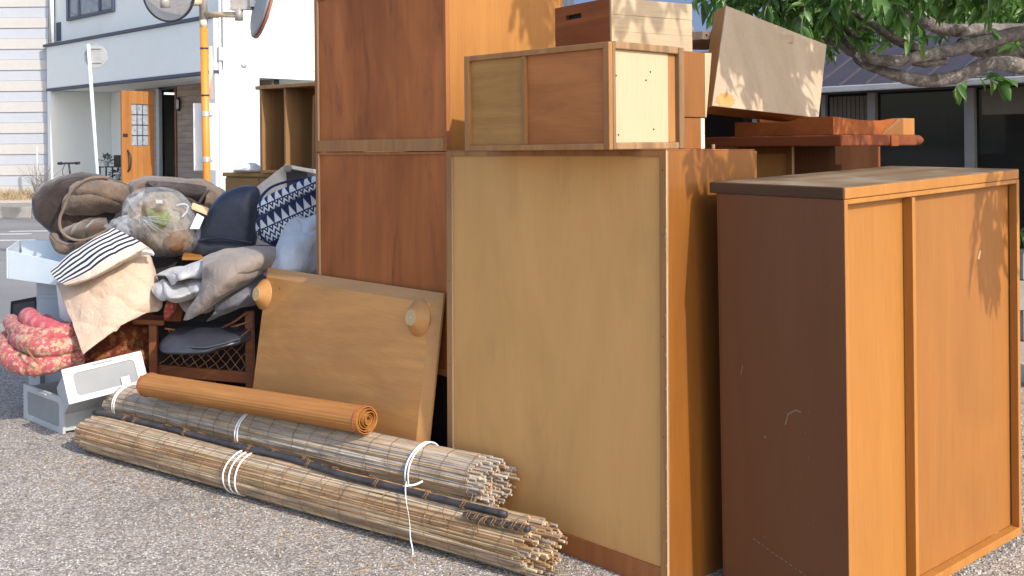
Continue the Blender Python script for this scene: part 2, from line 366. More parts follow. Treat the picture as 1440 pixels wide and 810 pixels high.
def inflate(name, outline, Y, D, mat, par=None, na=96, nr=22, amp=.006, freq=40, ang=0, tilt=(0, 0), seed=0, sharp=.6, front=1.0, cen=None):
    """closed bulging body whose silhouette is the outline (photo points) at distance Y, D deep; tilt = dY per px"""
    xs = [p[0] for p in outline]; ys = [p[1] for p in outline]
    cx, cy = cen if cen else (sum(xs) / len(xs), sum(ys) / len(ys))
    ol = spl([Vector((p[0], p[1], 0)) for p in outline], na, True)
    vs = []; uv = []
    def P(x, y, d):
        Yp = Y + (x - cx) * tilt[0] + (y - cy) * tilt[1] + d
        return U(x, y, Yp)
    def ring(t, sgn):
        r = math.sin(t) ** sharp if t > 0 else 0; h = math.cos(t) * D * sgn * (front if sgn < 0 else 1)
        for o in ol:
            x = cx + (o.x - cx) * r; y = cy + (o.y - cy) * r
            p = U(x, y, Y + (x - cx) * tilt[0] + (y - cy) * tilt[1]); p = p + Vector((0, h, 0))
            d = fold(p, amp, freq, ang, seed) * (1 if sgn < 0 else .4)
            p += Vector((0, -d if sgn < 0 else d, 0)) + Vector((0, 0, d * .3)); vs.append(p); uv.append(((x - cx) / 100, (cy - y) / 100))
    for i in range(nr): ring((i + .02) / nr * math.pi / 2, -1)
    for i in range(nr, 0, -1): ring((i + .02 if i < nr else i) / nr * math.pi / 2, 1)
    if par: inv = par.matrix_world.inverted(); vs = [inv @ p for p in vs]
    mb = MB(); k = 2 * nr
    fs = [(i * na + j, (i + 1) * na + j, (i + 1) * na + (j + 1) % na, i * na + (j + 1) % na) for i in range(k - 1) for j in range(na)]
    fs += [tuple(range(na)), tuple(range(k * na - 1, (k - 1) * na - 1, -1))]
    mb.add(vs, fs); mb.uv = uv
    return mb.build(name, mat, par, smooth=True)

# ================================================================== GROUND
def sheet(name, pts, mat, z=0.0, t=None):
    mb = MB()
    if t: mb.plate([(x, y, z) for x, y in pts], (0, 0, -1), t)
    else: mb.add([(x, y, z) for x, y in pts], [tuple(range(len(pts)))])
    return struct(mb.build(name, mat))
sheet('ground', [(-400, -60), (400, -60), (400, 600), (-400, 600)], GROUND)
sheet('road', [(-60, 9.4), (-1.0, 9.4), (1.5, 24.4), (-60, 24.4)], ASPH, .004)
k = MB()
for i in range(46):      # kerb stones, each with a joint
    x = -48 + i * 1.0; k.box((x, 24.4, 0), (x + .985, 24.75, .26 + RND.uniform(-.004, .004)))
struct(k.build('kerb', CONC, bevel=.02))
sheet('pavement', [(-60, 24.75), (2, 24.75), (2, 27.0), (-60, 27.0)], CONC, .24, .24)
sheet('verge', [(-60, 27.0), (12, 27.0), (12, 60), (-60, 60)], SAND, .27, .3)
mk = MB()
for (x, y, a, b) in ((-10.4, 18.6, 1.3, .16), (-9.8, 19.6, .9, .14), (-9.6, 20.3, 1.5, .12), (-8.9, 18.2, .7, .14), (-10.2, 15.4, .6, .1), (-11.3, 21.2, 1.0, .13)):
    mk.box((x, y, .004), (x + a, y + b, .008))
struct(mk.build('road_marking', plain('worn_white_paint', lin(225, 225, 222, .75), .8, var=.25, scale=12)))
# loose pebbles, uncountable
pb = MB(); rr = random.Random(3)
ico = [(-.5, -.4, 0), (.5, -.45, 0), (.55, .4, 0), (-.45, .5, 0), (-.3, -.25, .45), (.3, -.3, .5), (.3, .25, .42), (-.3, .3, .5)]
icf = [(0, 1, 5, 4), (1, 2, 6, 5), (2, 3, 7, 6), (3, 0, 4, 7), (4, 5, 6, 7)]
for i in range(20000):
    if i < 16000: y = 3.3 + rr.random() ** 1.8 * 4.5; x = rr.uniform(-.62, .12) * y * 1.0
    else: y = rr.uniform(3.3, 6.2); x = y * rr.uniform(.38, .52)
    s = rr.uniform(.0028, .0072) * (1.5 if i >= 16000 else 1); a = rr.uniform(0, 6.3); c_, s_ = math.cos(a), math.sin(a)
    pb.add([(x + s * (q[0] * c_ - q[1] * s_), y + s * (q[0] * s_ + q[1] * c_), s * q[2] * 1.1) for q in ico], icf, rr.choice((0, 0, 0, 1, 1, 2)))
tag(pb.build('gravel', [plain('pebble_grey', lin(178, 170, 164, .65), .9, var=.3, scale=90), plain('pebble_pale', lin(230, 224, 214, .6), .85, var=.2, scale=90), plain('pebble_dark', lin(112, 102, 98, .8), .9, var=.3, scale=90)]),
    'loose grey and white grit scattered over the lot', 'gravel', kind='stuff')

sp = MB()
for i in range(420):     # reed splinters and grit shed around the rolls
    t = rr.random(); x = -2.2 + 2.5 * t + rr.gauss(0, .14); y = 5.25 - 1.72 * t - abs(rr.gauss(0, .16)); a = rr.uniform(0, 3.1); l = rr.uniform(.006, .034)
    d = Vector((math.cos(a), math.sin(a), rr.uniform(-.02, .1))) * l; sp.tube([Vector((x, y, .004)), Vector((x, y, .004)) + d], rr.uniform(.0007, .0018), 4)
tag(sp.build('splinters', plain('splinter_mat', lin(196, 166, 124, .75), .8, var=.35, scale=9)), 'straw splinters shed on the ground along the front reed screen', 'splinters', kind='stuff')
# ================================================================== FURNITURE
# ---- wardrobe on the right
wr = root('wardrobe', (1.022, 3.271, 0), 39.8, .9, -1.68, 'brown sided wardrobe at the right with two orange back panels and overhanging top', 'wardrobe')
W, D, H = 1.14, .492, 1.368; tS = .034
bx('side_panel', (0, .0295, 0), (.0183, D - .012, H - tS), W_DARK, wr)
bx('side_panel', (W - .02, .0395, 0), (W, D - .012, H - tS), W_ORANGE, wr)
o_ = bx('side_veneer', (-.0018, .0012, .001), (-.0002, D - .0118, H - tS - .0015), W_DARK, wr, 0)
o_ = bx('front_panel', (.0, D - .0115, .03), (W, D, H - tS - .001), W_DARK, wr)
bx('top_slab', (.006, .002, H - tS), (W + .004, D + .022, H), W_ORANGE, wr, .003)
bx('top_veneer', (.004, .004, H + .0003), (W + .002, D + .022, H + .0022), W_DUSTY, wr, .0008)
MB().box((-.006, .0, H - tS - .001), (.0055, D + .028, H + .003)).build('edge_band', W_DARKEDGE, wr, bevel=.005, seg=3)
MB().box((.0, D + .0222, H - tS - .001), (W, D + .031, H + .0025)).build('edge_band', W_DARKEDGE, wr, bevel=.004, seg=3)
bx('frame_post', (0, 0, .03), (.018, .029, H - tS - .001), W_ORANGE, wr)
bx('frame_post', (.386, -.001, .03), (.405, .033, H - tS - .02), W_ORANGE, wr)
bx('frame_post', (W - .020, 0, .03), (W, .029, H - tS - .001), W_ORANGE, wr)
bx('frame_rail', (.0185, .0005, H - tS - .016), (W - .0205, .0290, H - tS - .0015), W_ORANGE, wr)
bx('frame_rail', (0, 0, 0), (W, .0335, .0295), W_ORANGE, wr)
bx('back_panel', (.0185, .0335, .03), (.394, .0385, H - tS - .003), wood('back_panel_gold', (.37, .158, .033, 1), (.335, .138, .027, 1), stain=(.25, .7), rough=.5), wr, 0)
bx('back_panel', (.3945, .0335, .03), (W - .0025, .0385, H - tS - .003), wood('back_panel_tan', (.34, .137, .030, 1), (.295, .116, .026, 1), scale=6, stain=(.4, .68), rough=.5), wr, 0)
bx('bottom_panel', (.0205, .04, .0305), (W - .02, D - .012, .05), W_ORANGE, wr)
sc = MB()
def arc(pts, r=.0011): sc.tube([(-.0028, p[0], p[1]) for p in pts], r, 5, flat=2.0)
# scuffs on the brown side: (v,h)
arc([(.225, .60), (.215, .635), (.185, .655), (.165, .652)], .0016)
arc([(.40, .73), (.392, .765)], .001); arc([(.31, .545), (.302, .54)], .0016)
for j in range(14): arc([(.36 - .018 * j, .19 - .0052 * j + RND.uniform(-.002, .002)), (.35 - .018 * j, .187 - .0052 * j)], .0008 + RND.random() * .0009)
for j in range(18):
    a, b = RND.uniform(.04, .44), RND.uniform(.15, 1.2); arc([(a, b), (a + RND.uniform(-.008, .008), b + RND.uniform(-.008, .008))], .0006)
tag(sc.build('scuff_mark', plain('pale_scuff', lin(150, 122, 98, .6), .9, var=.3), wr), kind='stuff')
MB().plate([(.885, -.0, 1.06), (.90, 0, 1.09), (.91, 0, 1.085), (.895, 0, 1.055)], (0, 1, 0), .001).build('tape_scrap', plain('tape', lin(222, 190, 140, .8), .6), wr).location = (0, .0318, 0)

# ---- pale backed wardrobe in the middle
wp = root('wardrobe', (.507, 3.58, 0), 42.8, .13, .42, 'wardrobe with a large pale tan back panel facing us and orange side', 'wardrobe')
W, D, H = .515, 1.163, 1.49
bx('back_panel', (.009, .031, .075), (.014, D - .031, H - .02), W_PLY, wp, 0)
bx('frame_post', (0, 0, 0), (.0145, .03, H - .004), W_FRAME, wp)
bx('frame_post', (0, D - .03, 0), (.0145, D, H - .004), W_FRAME, wp)
bx('frame_rail', (.0005, .0305, H - .024), (.0145, D - .0305, H - .004), W_FRAME, wp)
bx('plinth_rail', (.0025, .0305, .0), (.0145, D - .0305, .0745), W_FRAMED, wp)
bx('edge_strip', (-.0015, -.0025, 0), (.0035, .0012, H - .003), W_LIGHTEDGE, wp, .0008)
bx('edge_strip', (.0015, D - .0345, .05), (.0085, D - .0305, H - .026), W_LIGHTEDGE, wp, .0006)
bx('side_panel', (.0148, 0, 0), (W, .018, H - .004), W_ORANGE2, wp)
bx('side_panel', (.0148, D - .018, 0), (W, D, H - .004), W_ORANGE2, wp)
bx('top_panel', (.0, .0, H - .0038), (W, D, H), W_FRAMED, wp)
bx('door_panel', (W + .001, .004, .05), (W + .02, D - .004, H - .006), W_ORANGE2, wp)

def nails(par, pts, ax, r=.0028, nm='nail_head'):
    mb = MB()
    for p in pts: mb.lathe([(r, 0), (r * .8, -.0012), (.0003, -.0014)] if ax else [(r, 0)], 8, p, ax)
    tag(mb.build(nm, plain('rusty_nail', (.12, .06, .035, 1), .7) if 'rusty_nail' not in MATS else MATS['rusty_nail'], par), kind='stuff')
nails(wp, [(.0, .015, z_) for z_ in (.2, .52, .86, 1.2, 1.42)] + [(.0, 1.148, z_) for z_ in (.25, .6, .95, 1.3)] + [(.0005, v_, 1.478) for v_ in (.2, .5, .82)] + [(.0025, v_, .04) for v_ in (.15, .55, .95)], 'x')
chp = MB()
for i in range(26):
    z_ = RND.uniform(.05, 1.45); h_ = RND.uniform(.004, .02); chp.plate([(-.0022, -.0015, z_), (-.0022, RND.uniform(.001, .005), z_ + h_ * .5), (-.0022, -.0015, z_ + h_)], (-1, 0, 0), .0004)
tag(chp.build('chipped_spot', W_LIGHTEDGE, wp), kind='stuff')
# ---- box frame chest lying on the pale wardrobe
cb = root('open_back_chest', (.325, 3.55, 1.4905), 43.8, 0, 0, 'framed chest lying on the pale backed wardrobe with its cream base in sun', 'chest')
W, D, H = .409, .731, .361
f = .026
for nm, a, b in (('frame_post', (0, 0, 0), (.02, f, H)), ('frame_post', (0, D - f, 0), (.02, D, H)), ('frame_post', (.0015, .40, f * .8), (.02, .42, H - f * .8)),
                 ('frame_rail', (.001, f + .0005, 0), (.02, D - f - .0005, f * .8 - .0005)), ('frame_rail', (.001, f + .0005, H - f * .8 + .0005), (.02, D - f - .0005, H))):
    bx(nm, a, b, W_FRAME, cb, .002)
bx('panel', (.0145, f, f * .8), (.0185, .3995, H - f * .8), W_BROWNH, cb, 0)
bx('panel', (.0145, .4205, f * .8), (.0185, D - f, H - f * .8), W_PLYH, cb, 0)
rg = MB()      # worn outer rim of the cream end
bx('rim_post', (.0205, -.002, 0), (.034, .03, H), W_OLD, cb, .003)
bx('rim_post', (W - .03, -.003, 0), (W, .03, H + .002), W_OLD, cb, .004)
bx('rim_rail', (.0345, -.001, 0), (W - .0305, .03, .024), W_OLD, cb, .004)
bx('rim_rail', (.0345, -.001, H - .022), (W - .0305, .03, H + .004), W_OLD, cb, .004)
bx('inner_strip', (W - .075, .016, .0245), (W - .0305, .022, H - .0225), W_FRAME, cb)
bx('bottom_panel', (.0345, .014, .0245), (W - .0755, .018, H - .0225), W_CREAM, cb, 0)
bx('top_panel', (.0205, .0305, H - .012), (W, D, H), W_FRAME, cb)
bx('base_panel', (.0205, .0305, 0), (W, D, .012), W_FRAME, cb)
bx('end_panel', (.0205, D - .012, .0125), (W, D - .0005, H - .0125), W_FRAME, cb)
nl = MB()
for a, b in ((.06, .05), (.25, .07), (.052, .25), (.21, .24), (.235, .27)): nl.lathe([(.0032, 0), (.003, -.0025), (0.0001, -.003)], 8, (a, .0138, b), 'y')
tag(nl.build('nail_hole', DARKM, cb), kind='stuff')

# ---- two storey closet at the left of the stack, raised on a dark low chest
ct = root('tall_closet', (-.2785, 4.55, .523), 42.8, 0, 0, 'tallest red brown closet with orange side, in two units one above the other', 'closet')
W, D = .70, 1.03; zt = 2.26 - .523; zm = 1.515 - .523
for lo, hi in ((0, zm - .028), (zm - .026, zt)):
    top = hi > zm
    bx('frame_post', (0, 0, lo), (.02, .018, hi), W_FRAMED, ct)
    bx('frame_post', (0, D - .022, lo), (.02, D, hi), W_FRAMED, ct)
    bx('frame_rail', (.0008, .0185, hi - (.022 if top else .012)), (.02, D - .0225, hi), W_FRAMED, ct)
    bx('frame_rail', (-.002 if top else .0008, .0185, lo + .001), (.02, D - .0225, lo + (.056 if top else .03)), W_FRAME if top else W_FRAMED, ct)
    bx('back_panel', (.0095, .019, lo + .02), (.0145, D - .023, hi - .008), W_BROWN, ct, 0)
    bx('edge_strip', (.001, D - .0285, lo + .002), (.009, D - .0225, hi - .002), W_LIGHTEDGE, ct, .0006)
    bx('side_panel', (.0205, 0, lo), (W, .018, hi), W_ORANGE, ct)
    bx('side_panel', (.0205, D - .018, lo), (W, D, hi), W_ORANGE, ct)
    bx('top_panel', (.0205, .0185, hi - .016), (W, D - .0185, hi - .0005), W_FRAMED, ct)
    bx('door_panel', (W + .001, .002, lo + .004), (W + .02, D / 2 - .001, hi - .004), W_ORANGE2, ct)
    bx('door_panel', (W + .001, D / 2 + .001, lo + .004), (W + .02, D - .002, hi - .004), W_ORANGE2, ct)
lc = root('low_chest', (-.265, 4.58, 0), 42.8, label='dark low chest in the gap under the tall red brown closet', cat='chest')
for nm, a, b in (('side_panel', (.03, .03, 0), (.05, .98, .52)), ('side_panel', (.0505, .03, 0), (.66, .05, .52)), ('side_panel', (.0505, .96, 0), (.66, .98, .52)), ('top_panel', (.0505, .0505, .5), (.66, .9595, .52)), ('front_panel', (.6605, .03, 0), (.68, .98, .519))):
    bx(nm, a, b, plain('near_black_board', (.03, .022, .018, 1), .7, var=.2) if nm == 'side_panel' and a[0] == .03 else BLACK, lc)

# ---- drawer on top of the chest
dr = root('drawer', (.357, 3.85, 1.857), 33, label='red brown drawer with a slot handle and pale ribbed side, lying on the framed chest', cat='drawer')
W, D, H = .39, .34, .182
fp = MB()      # front face with a slot handle: four bars around the slot
s0, s1, h0, h1 = .17, .27, .128, .146
fp.box((0, 0, 0), (.018, D, h0)); fp.box((0, 0, h1), (.018, D, H)); fp.box((0, 0, h0), (.018, s0, h1)); fp.box((0, s1, h0), (.018, D, h1))
fp.build('drawer_front', W_RED, dr)
bx('slot_back', (.0185, s0 - .02, h0 - .01), (.022, s1 + .02, h1 + .01), BLACK, dr, 0)
bx('edge_strip', (-.0005, -.0115, 0), (.012, -.0005, H + .002), W_LIGHTEDGE, dr)
for i in range(3):
    z0 = i * .0607
    bx('side_board', (.013, -.010 + .0012 * (i % 2), z0 + .0003), (W, .004, z0 + .0604), W_CREAMPLY, dr, .0006)
bx('side_panel', (.013, D - .012, 0), (W, D, H), W_CREAMPLY, dr)
bx('rear_panel', (W - .012, .0045, 0), (W, D - .0125, H - .01), W_CREAMPLY, dr)
bx('bottom_panel', (.0185, .0045, .004), (W - .0125, D - .0125, .01), W_CREAMPLY, dr)

# ---- thin tray behind, seen from below
tb = root('shelf_board', U(988, 55, 4.3), label='pale board with dowel holes resting flat behind the ribbed drawer', cat='board')
A = U(988, 55, 4.3); z = A.z; a1 = G(866, 66, z); b1 = A + Vector((.42, .19, 0)); c1 = a1 + (b1 - A)
MB().plate([A, b1, c1, a1], (0, 0, 1), .032).build('board', W_GREYPLY, None)
ob = COL.objects['board']; ob.parent = tb; ob.matrix_parent_inverse = tb.matrix_world.inverted()
L = lambda p: p
dw = MB(); e = (b1 - A).normalized(); nrm_ = Vector((e.y, -e.x, 0))
for t in (.018, .055):
    o = MB().lathe([(.005, -.001), (.005, .0012)], 10, A + e * t + Vector((0, 0, .016)), 'y').build('dowel_hole', BLACK); o.parent = tb; o.matrix_parent_inverse = tb.matrix_world.inverted()
mm = MB(); mm.tube([A + Vector((-.03, .06, .03)), A + Vector((-.03, .06, .055))], .004, 8); o = mm.build('dowel', W_LIGHTEDGE); o.parent = tb; o.matrix_parent_inverse = tb.matrix_world.inverted()

def own(o, par):
    o.parent = par; o.matrix_parent_inverse = par.matrix_world.inverted(); return o
def plates(name, par, pts, n, t, mat, bevel=.0015):
    return own(MB().plate(pts, n, t).build(name, mat, bevel=bevel), par)

# ---- narrow drawers standing behind the framed chest
for (x0, x1, xe, yt, yb, Y, m1, lab) in ((940, 992, 1001, 74, 165, 3.99, W_ORANGE2, 'narrow orange drawer on end squeezed between the framed chest and leaning panel'),
                                  (945, 986, 991, 166, 211, 3.98, W_ORANGE2, 'short orange drawer with broken white edge below the narrow orange drawer')):
    P = U(x1, yb, Y); P.z = max(P.z, 1.4895); r_ = root('drawer', P, 42.8, label=lab, cat='drawer', group='small drawers standing on end')
    p2 = lambda px, py: PL(px, py, P, VD)
    zt_ = p2(x1, yt).z; q0 = p2(x0, yt); zb_ = P.z
    A_, B_ = Vector((q0.x, q0.y, zb_)), Vector((P.x, P.y, zb_)); Cc = p2(x1 + .1, yt); Cc = Vector((P.x, P.y, zt_)); Dd = Vector((q0.x, q0.y, zt_))
    plates('drawer_front', r_, [A_, B_, Cc, Dd], VD, .014, m1)
    E_ = p2(xe, yt); E_ = Vector((E_.x, E_.y, 0)); g = .0008
    bb = B_ + UD * g; cc = Cc + UD * g
    e1 = Vector((E_.x, E_.y, zt_)); e0 = bb + (e1 - Cc) * .15 if yt < 100 else Vector((E_.x, E_.y, zb_)); 
    plates('raw_edge', r_, [bb, e0, e1, cc], VD, .2, W_LIGHTEDGE if yt < 100 else plain('chipped_edge', lin(232, 216, 196, .8), .9, var=.2, scale=30, dirt=.5, dirtcol=(.4, .2, .08, 1)))
    plates('side_panel', r_, [A_ + VD * .0145, A_ + VD * .2, Dd + VD * .2, Dd + VD * .0145], UD, .012, m1)

# ---- leaning panel (drawer with pale bottom towards us)
lp = root('leaning_panel', U(1003, 148, 4.1), label='large pale drawer bottom leaning at an angle above the mahogany tray, dappled with leaf shade', cat='panel')
p0 = U(1003, 148, 4.08); p1 = U(1153, 165, 4.46); p3 = U(1023, 7, 4.3); p2_ = p3 + (p1 - p0) * 1.0; p2_ = U(1164, 62, 4.66)
n_ = (p1 - p0).cross(p3 - p0).normalized(); n_ = n_ if n_.y > 0 else -n_
p2_ = PL(1164, 62, p0, n_)
plates('bottom_panel', lp, [p0 + n_ * .006, p1 + n_ * .006, p2_ + n_ * .006, p3 + n_ * .006], n_, .006, W_GREYPLY)
ud = (p1 - p0).normalized(); vd = (p3 - p0).normalized()
def bar(a, b, inn, nm, t=.1, m_=W_ORANGE2, wd=.012):   # side boards standing back from the bottom
    plates(nm, lp, [a, b, b + inn * wd, a + inn * wd], n_, t, m_, .001)
bar(p0 + n_ * .0125, p3 + n_ * .0125, ud, 'side_board', .06, W_ORANGE)
bar(p1 + n_ * .0125, p2_ + n_ * .0125, -ud, 'side_board', .06, W_ORANGE)
bar(p0 + n_ * .0125 + ud * .0125, p1 + n_ * .0125 - ud * .0125, vd, 'lower_board', .085, W_ORANGE2)
bar(p3 + n_ * .0125 + ud * .0125, p2_ + n_ * .0125 - ud * .0125, -vd, 'upper_board', .05, W_ORANGE)
pe = p0 + ud * .07 + vd * .03 ; 
pts = []
for i in range(26):
    a = i / 26 * 6.283; r0 = .042 * (1 + .25 * noise.noise(Vector((math.cos(a) * 2.2, math.sin(a) * 2.2, 4))) + .12 * math.sin(i * 2.3)); pts.append(pe + ud * math.cos(a) * r0 * 1.2 + vd * max(math.sin(a) * r0 * .8, -.027))
plates('stripped_patch', lp, [p + n_ * .0052 for p in pts], -n_, .0006, plain('orange_wood_patch', (.50, .24, .075, 1), .7, var=.12, scale=30), 0)

# ---- mahogany tray on its slab
sl = root('mahogany_tabletop', (1.235, 4.0, 1.5), 42.8, label='thick mahogany slab with a rounded end laid across the wardrobe and chest', cat='tabletop')
P = U(1183, 208, 4.0); zb = 1.494; P = Vector((P.x, P.y, zb)); Lf = PL(983, 208, P, UD); Rt = PL(1290, 206, P, VD)
lenL = (Lf - P).length; lenR = (Rt - P).dot(UD)
sl.matrix_world = Matrix.Translation(P) @ Matrix.Rotation(R(YAW), 4, 'Z')
TH = .043
MB().box((0, 0, 0), (lenR, lenL, TH)).build('slab', W_REDD, sl, bevel=.006, seg=3)
cyl = MB(); 
cyl.tube([(lenR + .001, TH / 2, TH / 2), (lenR + .05, TH / 2, TH / 2), (lenR + .075, TH / 2, TH / 2)], [TH * .5, TH * .49, TH * .3], 18); cyl.build('rounded_end', W_REDD, sl, smooth=True)
bx('edge_block', (lenR * .62, -.006, -.002), (lenR * .72, -.0005, TH * .95), W_RED, sl)
ty = root('carved_tray', P + ZD * TH, 42.8, label='orange mahogany tray with wavy cut rims on top of the thick mahogany slab', cat='tray')
Q = P + ZD * TH + UD * .015 + VD * .02
Q = PL(1172, 192, Vector((P.x, P.y, P.z + TH)) + VD * .02 + UD * .02, UD) ; Q.z = P.z + TH + .0008
def prof(pts, n, base):   # top profile photo points on the vertical plane through Q with normal n
    t_ = [PL(x, y, Q, n) for x, y in pts]; return [Vector((t_[0].x, t_[0].y, base))] + t_ + [Vector((t_[-1].x, t_[-1].y, base))]
plates('rim_board', ty, prof([(1172, 164), (1150, 164), (1128, 165), (1120, 168), (1110, 171), (1090, 172), (1060, 172), (1033, 172)], UD, Q.z), UD, .018, W_RED)
sh = VD * .0 + UD * .0
plates('rim_board', ty, [p + UD * .0188 for p in prof([(1172, 164), (1185, 166), (1200, 168), (1220, 169.5), (1240, 169), (1252, 167), (1262, 166)], VD, Q.z)], VD, .018, W_RED)
eb = PL(1264, 191, Q, VD); eb.z = Q.z
ee = PL(1285, 191, Q, VD); ee.z = Q.z
hgt = PL(1264, 166, Q, VD).z - Q.z
plates('end_block', ty, [eb + UD * .025 - VD * .004, ee - VD * .004, ee - VD * .004 + ZD * hgt, eb + UD * .025 + ZD * hgt - VD * .004], VD, .05, W_ORANGE)
brk = [PL(x, y, Q - VD * .004, VD) for x, y in ((1262, 167), (1256, 174), (1246, 180), (1240, 190))]
plates('bracket', ty, [Vector((eb.x, eb.y, Q.z)) + UD * .022 - VD * .01, Vector((eb.x, eb.y, Q.z + hgt)) + UD * .022 - VD * .01] + brk, VD, .008, W_ORANGE2)
far = VD * .34
plates('rim_board', ty, [p + far + UD * .0188 for p in prof([(1172, 164), (1200, 168), (1262, 166)], VD, Q.z)], VD, .016, W_RED)
plates('tray_bottom', ty, [Q + UD * .02 + VD * .019, Q + UD * .5 + VD * .019, Q + UD * .5 + far - VD * .001, Q + UD * .02 + far - VD * .001], ZD, .006, W_RED)

dc = root('gap_shade_box', U(965, 212, 4.82), 42.8, label='added black panels standing for the dark gap behind the narrow orange drawers', cat='dark filler')  # added black panels paint the shade of the gap, no real crate
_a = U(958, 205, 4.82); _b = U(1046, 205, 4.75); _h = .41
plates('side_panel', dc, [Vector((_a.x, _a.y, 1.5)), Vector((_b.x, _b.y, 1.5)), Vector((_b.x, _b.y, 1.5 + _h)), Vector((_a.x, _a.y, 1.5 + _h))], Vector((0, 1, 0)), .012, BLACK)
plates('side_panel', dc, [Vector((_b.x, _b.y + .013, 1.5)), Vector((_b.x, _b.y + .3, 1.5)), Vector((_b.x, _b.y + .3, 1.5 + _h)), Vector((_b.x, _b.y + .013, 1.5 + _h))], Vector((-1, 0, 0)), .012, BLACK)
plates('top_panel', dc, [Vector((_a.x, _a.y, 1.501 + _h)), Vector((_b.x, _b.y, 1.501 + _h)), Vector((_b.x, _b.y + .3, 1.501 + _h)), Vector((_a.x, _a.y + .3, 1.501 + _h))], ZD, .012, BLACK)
# ---- chest under the tray
ch = root('framed_chest', (1.168, 4.45, 0), 42.8, label='framed chest in shade under the mahogany slab, behind the brown sided wardrobe', cat='chest')
H = 1.4935
W = .72; D = .5
bx('frame_post', (0, 0, 0), (.018, .03, H), W_FRAME, ch); bx('frame_post', (0, D - .02, 0), (.018, D, H), W_FRAME, ch)
bx('frame_rail', (.0008, .0305, H - .03), (.018, D - .0205, H), W_FRAME, ch); bx('back_panel', (.009, .03, 0), (.014, D - .02, H - .03), W_PLY, ch, 0)
bx('edge_strip', (-.001, -.002, 0), (.003, .003, H), W_LIGHTEDGE, ch, .0005)
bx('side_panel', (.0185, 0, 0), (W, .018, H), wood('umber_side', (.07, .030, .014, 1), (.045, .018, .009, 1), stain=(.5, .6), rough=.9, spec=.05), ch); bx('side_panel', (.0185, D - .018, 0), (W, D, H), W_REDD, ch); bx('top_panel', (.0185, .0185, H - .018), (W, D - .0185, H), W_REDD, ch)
bx('door_panel', (W + .001, 0, .03), (W + .018, D, H - .004), W_REDD, ch)
pg = root('loose_dowel', (0, 0, 0), label='small pale dowel peg standing on the pale wardrobe', cat='dowel')
o = MB().tube([U(1003, 212, 3.9), U(1003, 203, 3.9)], .006, 10).build('peg', W_LIGHTEDGE); pg.location = (U(1003, 212, 3.9)); bpy.context.view_layer.update(); own(o, pg)

# ---- low tabletop leaning, cone feet
tt = root('low_table', (-.423, 4.44, 0), 42.8, label='low tabletop on its edge showing two cone feet, leaning on the tall closet', cat='table')
lean = 8.6; tt.matrix_world = Matrix.Translation((-.415, 4.44, .002)) @ Matrix.Rotation(R(YAW), 4, 'Z') @ Matrix.Rotation(R(lean), 4, 'Y')
TW, TH_ = 1.47, .895; b_ = .048; t1 = .028
mb = MB()      # bevelled slab: underside (smaller) at u=0, bevel back to full size at u=t1
def ringpts(u, d): return [(u, d, d), (u, TW - d, d), (u, TW - d, TH_ - d), (u, d, TH_ - d)]
mb.add(ringpts(0, b_) , [(0, 1, 2, 3)])
mb.build('underside_panel', W_TABLE, tt)
for i, (nm) in enumerate(('bevel_edge',) * 4):
    a, b = ringpts(0.0002, b_), ringpts(t1, 0); j = (i + 1) % 4
    m2 = MB(); m2.add([a[i], a[j], b[j], b[i], Vector(b[i]) + Vector((.004, 0, 0)), Vector(b[j]) + Vector((.004, 0, 0)), Vector(a[i]) + Vector((.02, 0, 0)), Vector(a[j]) + Vector((.02, 0, 0))], [(0, 1, 2, 3), (3, 2, 5, 4), (0, 3, 4, 6), (1, 7, 5, 2), (4, 5, 7, 6)])
    m2.build(nm, W_TEDGE, tt)
bx('top_panel', (t1 + .0045, .001, .001), (t1 + .012, TW - .001, TH_ - .001), W_TEDGE, tt)
bpy.context.view_layer.update()
Mi = tt.matrix_world.inverted()
for (px, py) in ((589, 447), (371, 414)):
    n3 = tt.matrix_world.to_3x3() @ Vector((1, 0, 0)); c3 = Mi @ PL(px, py, tt.matrix_world.translation, n3)
    c_ = MB(); c_.lathe([(.080, 0), (.079, -.004), (.071, -.012), (.040, -.042), (.036, -.0455), (.035, -.046)], 36, (0, c3.y, c3.z), 'x'); c_.build('cone_foot', W_CONE, tt, smooth=False, bevel=.0008)
    ob_ = MB(); ob_.lathe([(.0352, -.0461), (.0345, -.0472)], 28, (0, c3.y, c3.z), 'x').build('foot_pad', wood('end_grain', lin(236, 204, 156, .8), lin(222, 186, 136, .8), rough=.7), tt)
    MB().lathe([(.004, -.0473), (.0035, -.0486)], 10, (0, c3.y, c3.z), 'x').build('screw', METAL_G, tt)
o = MB().lathe([(.0045, .0001), (.0045, -.0006)], 10, (0, 1.28, .80), 'x').build('screw_hole', DARKM, tt)

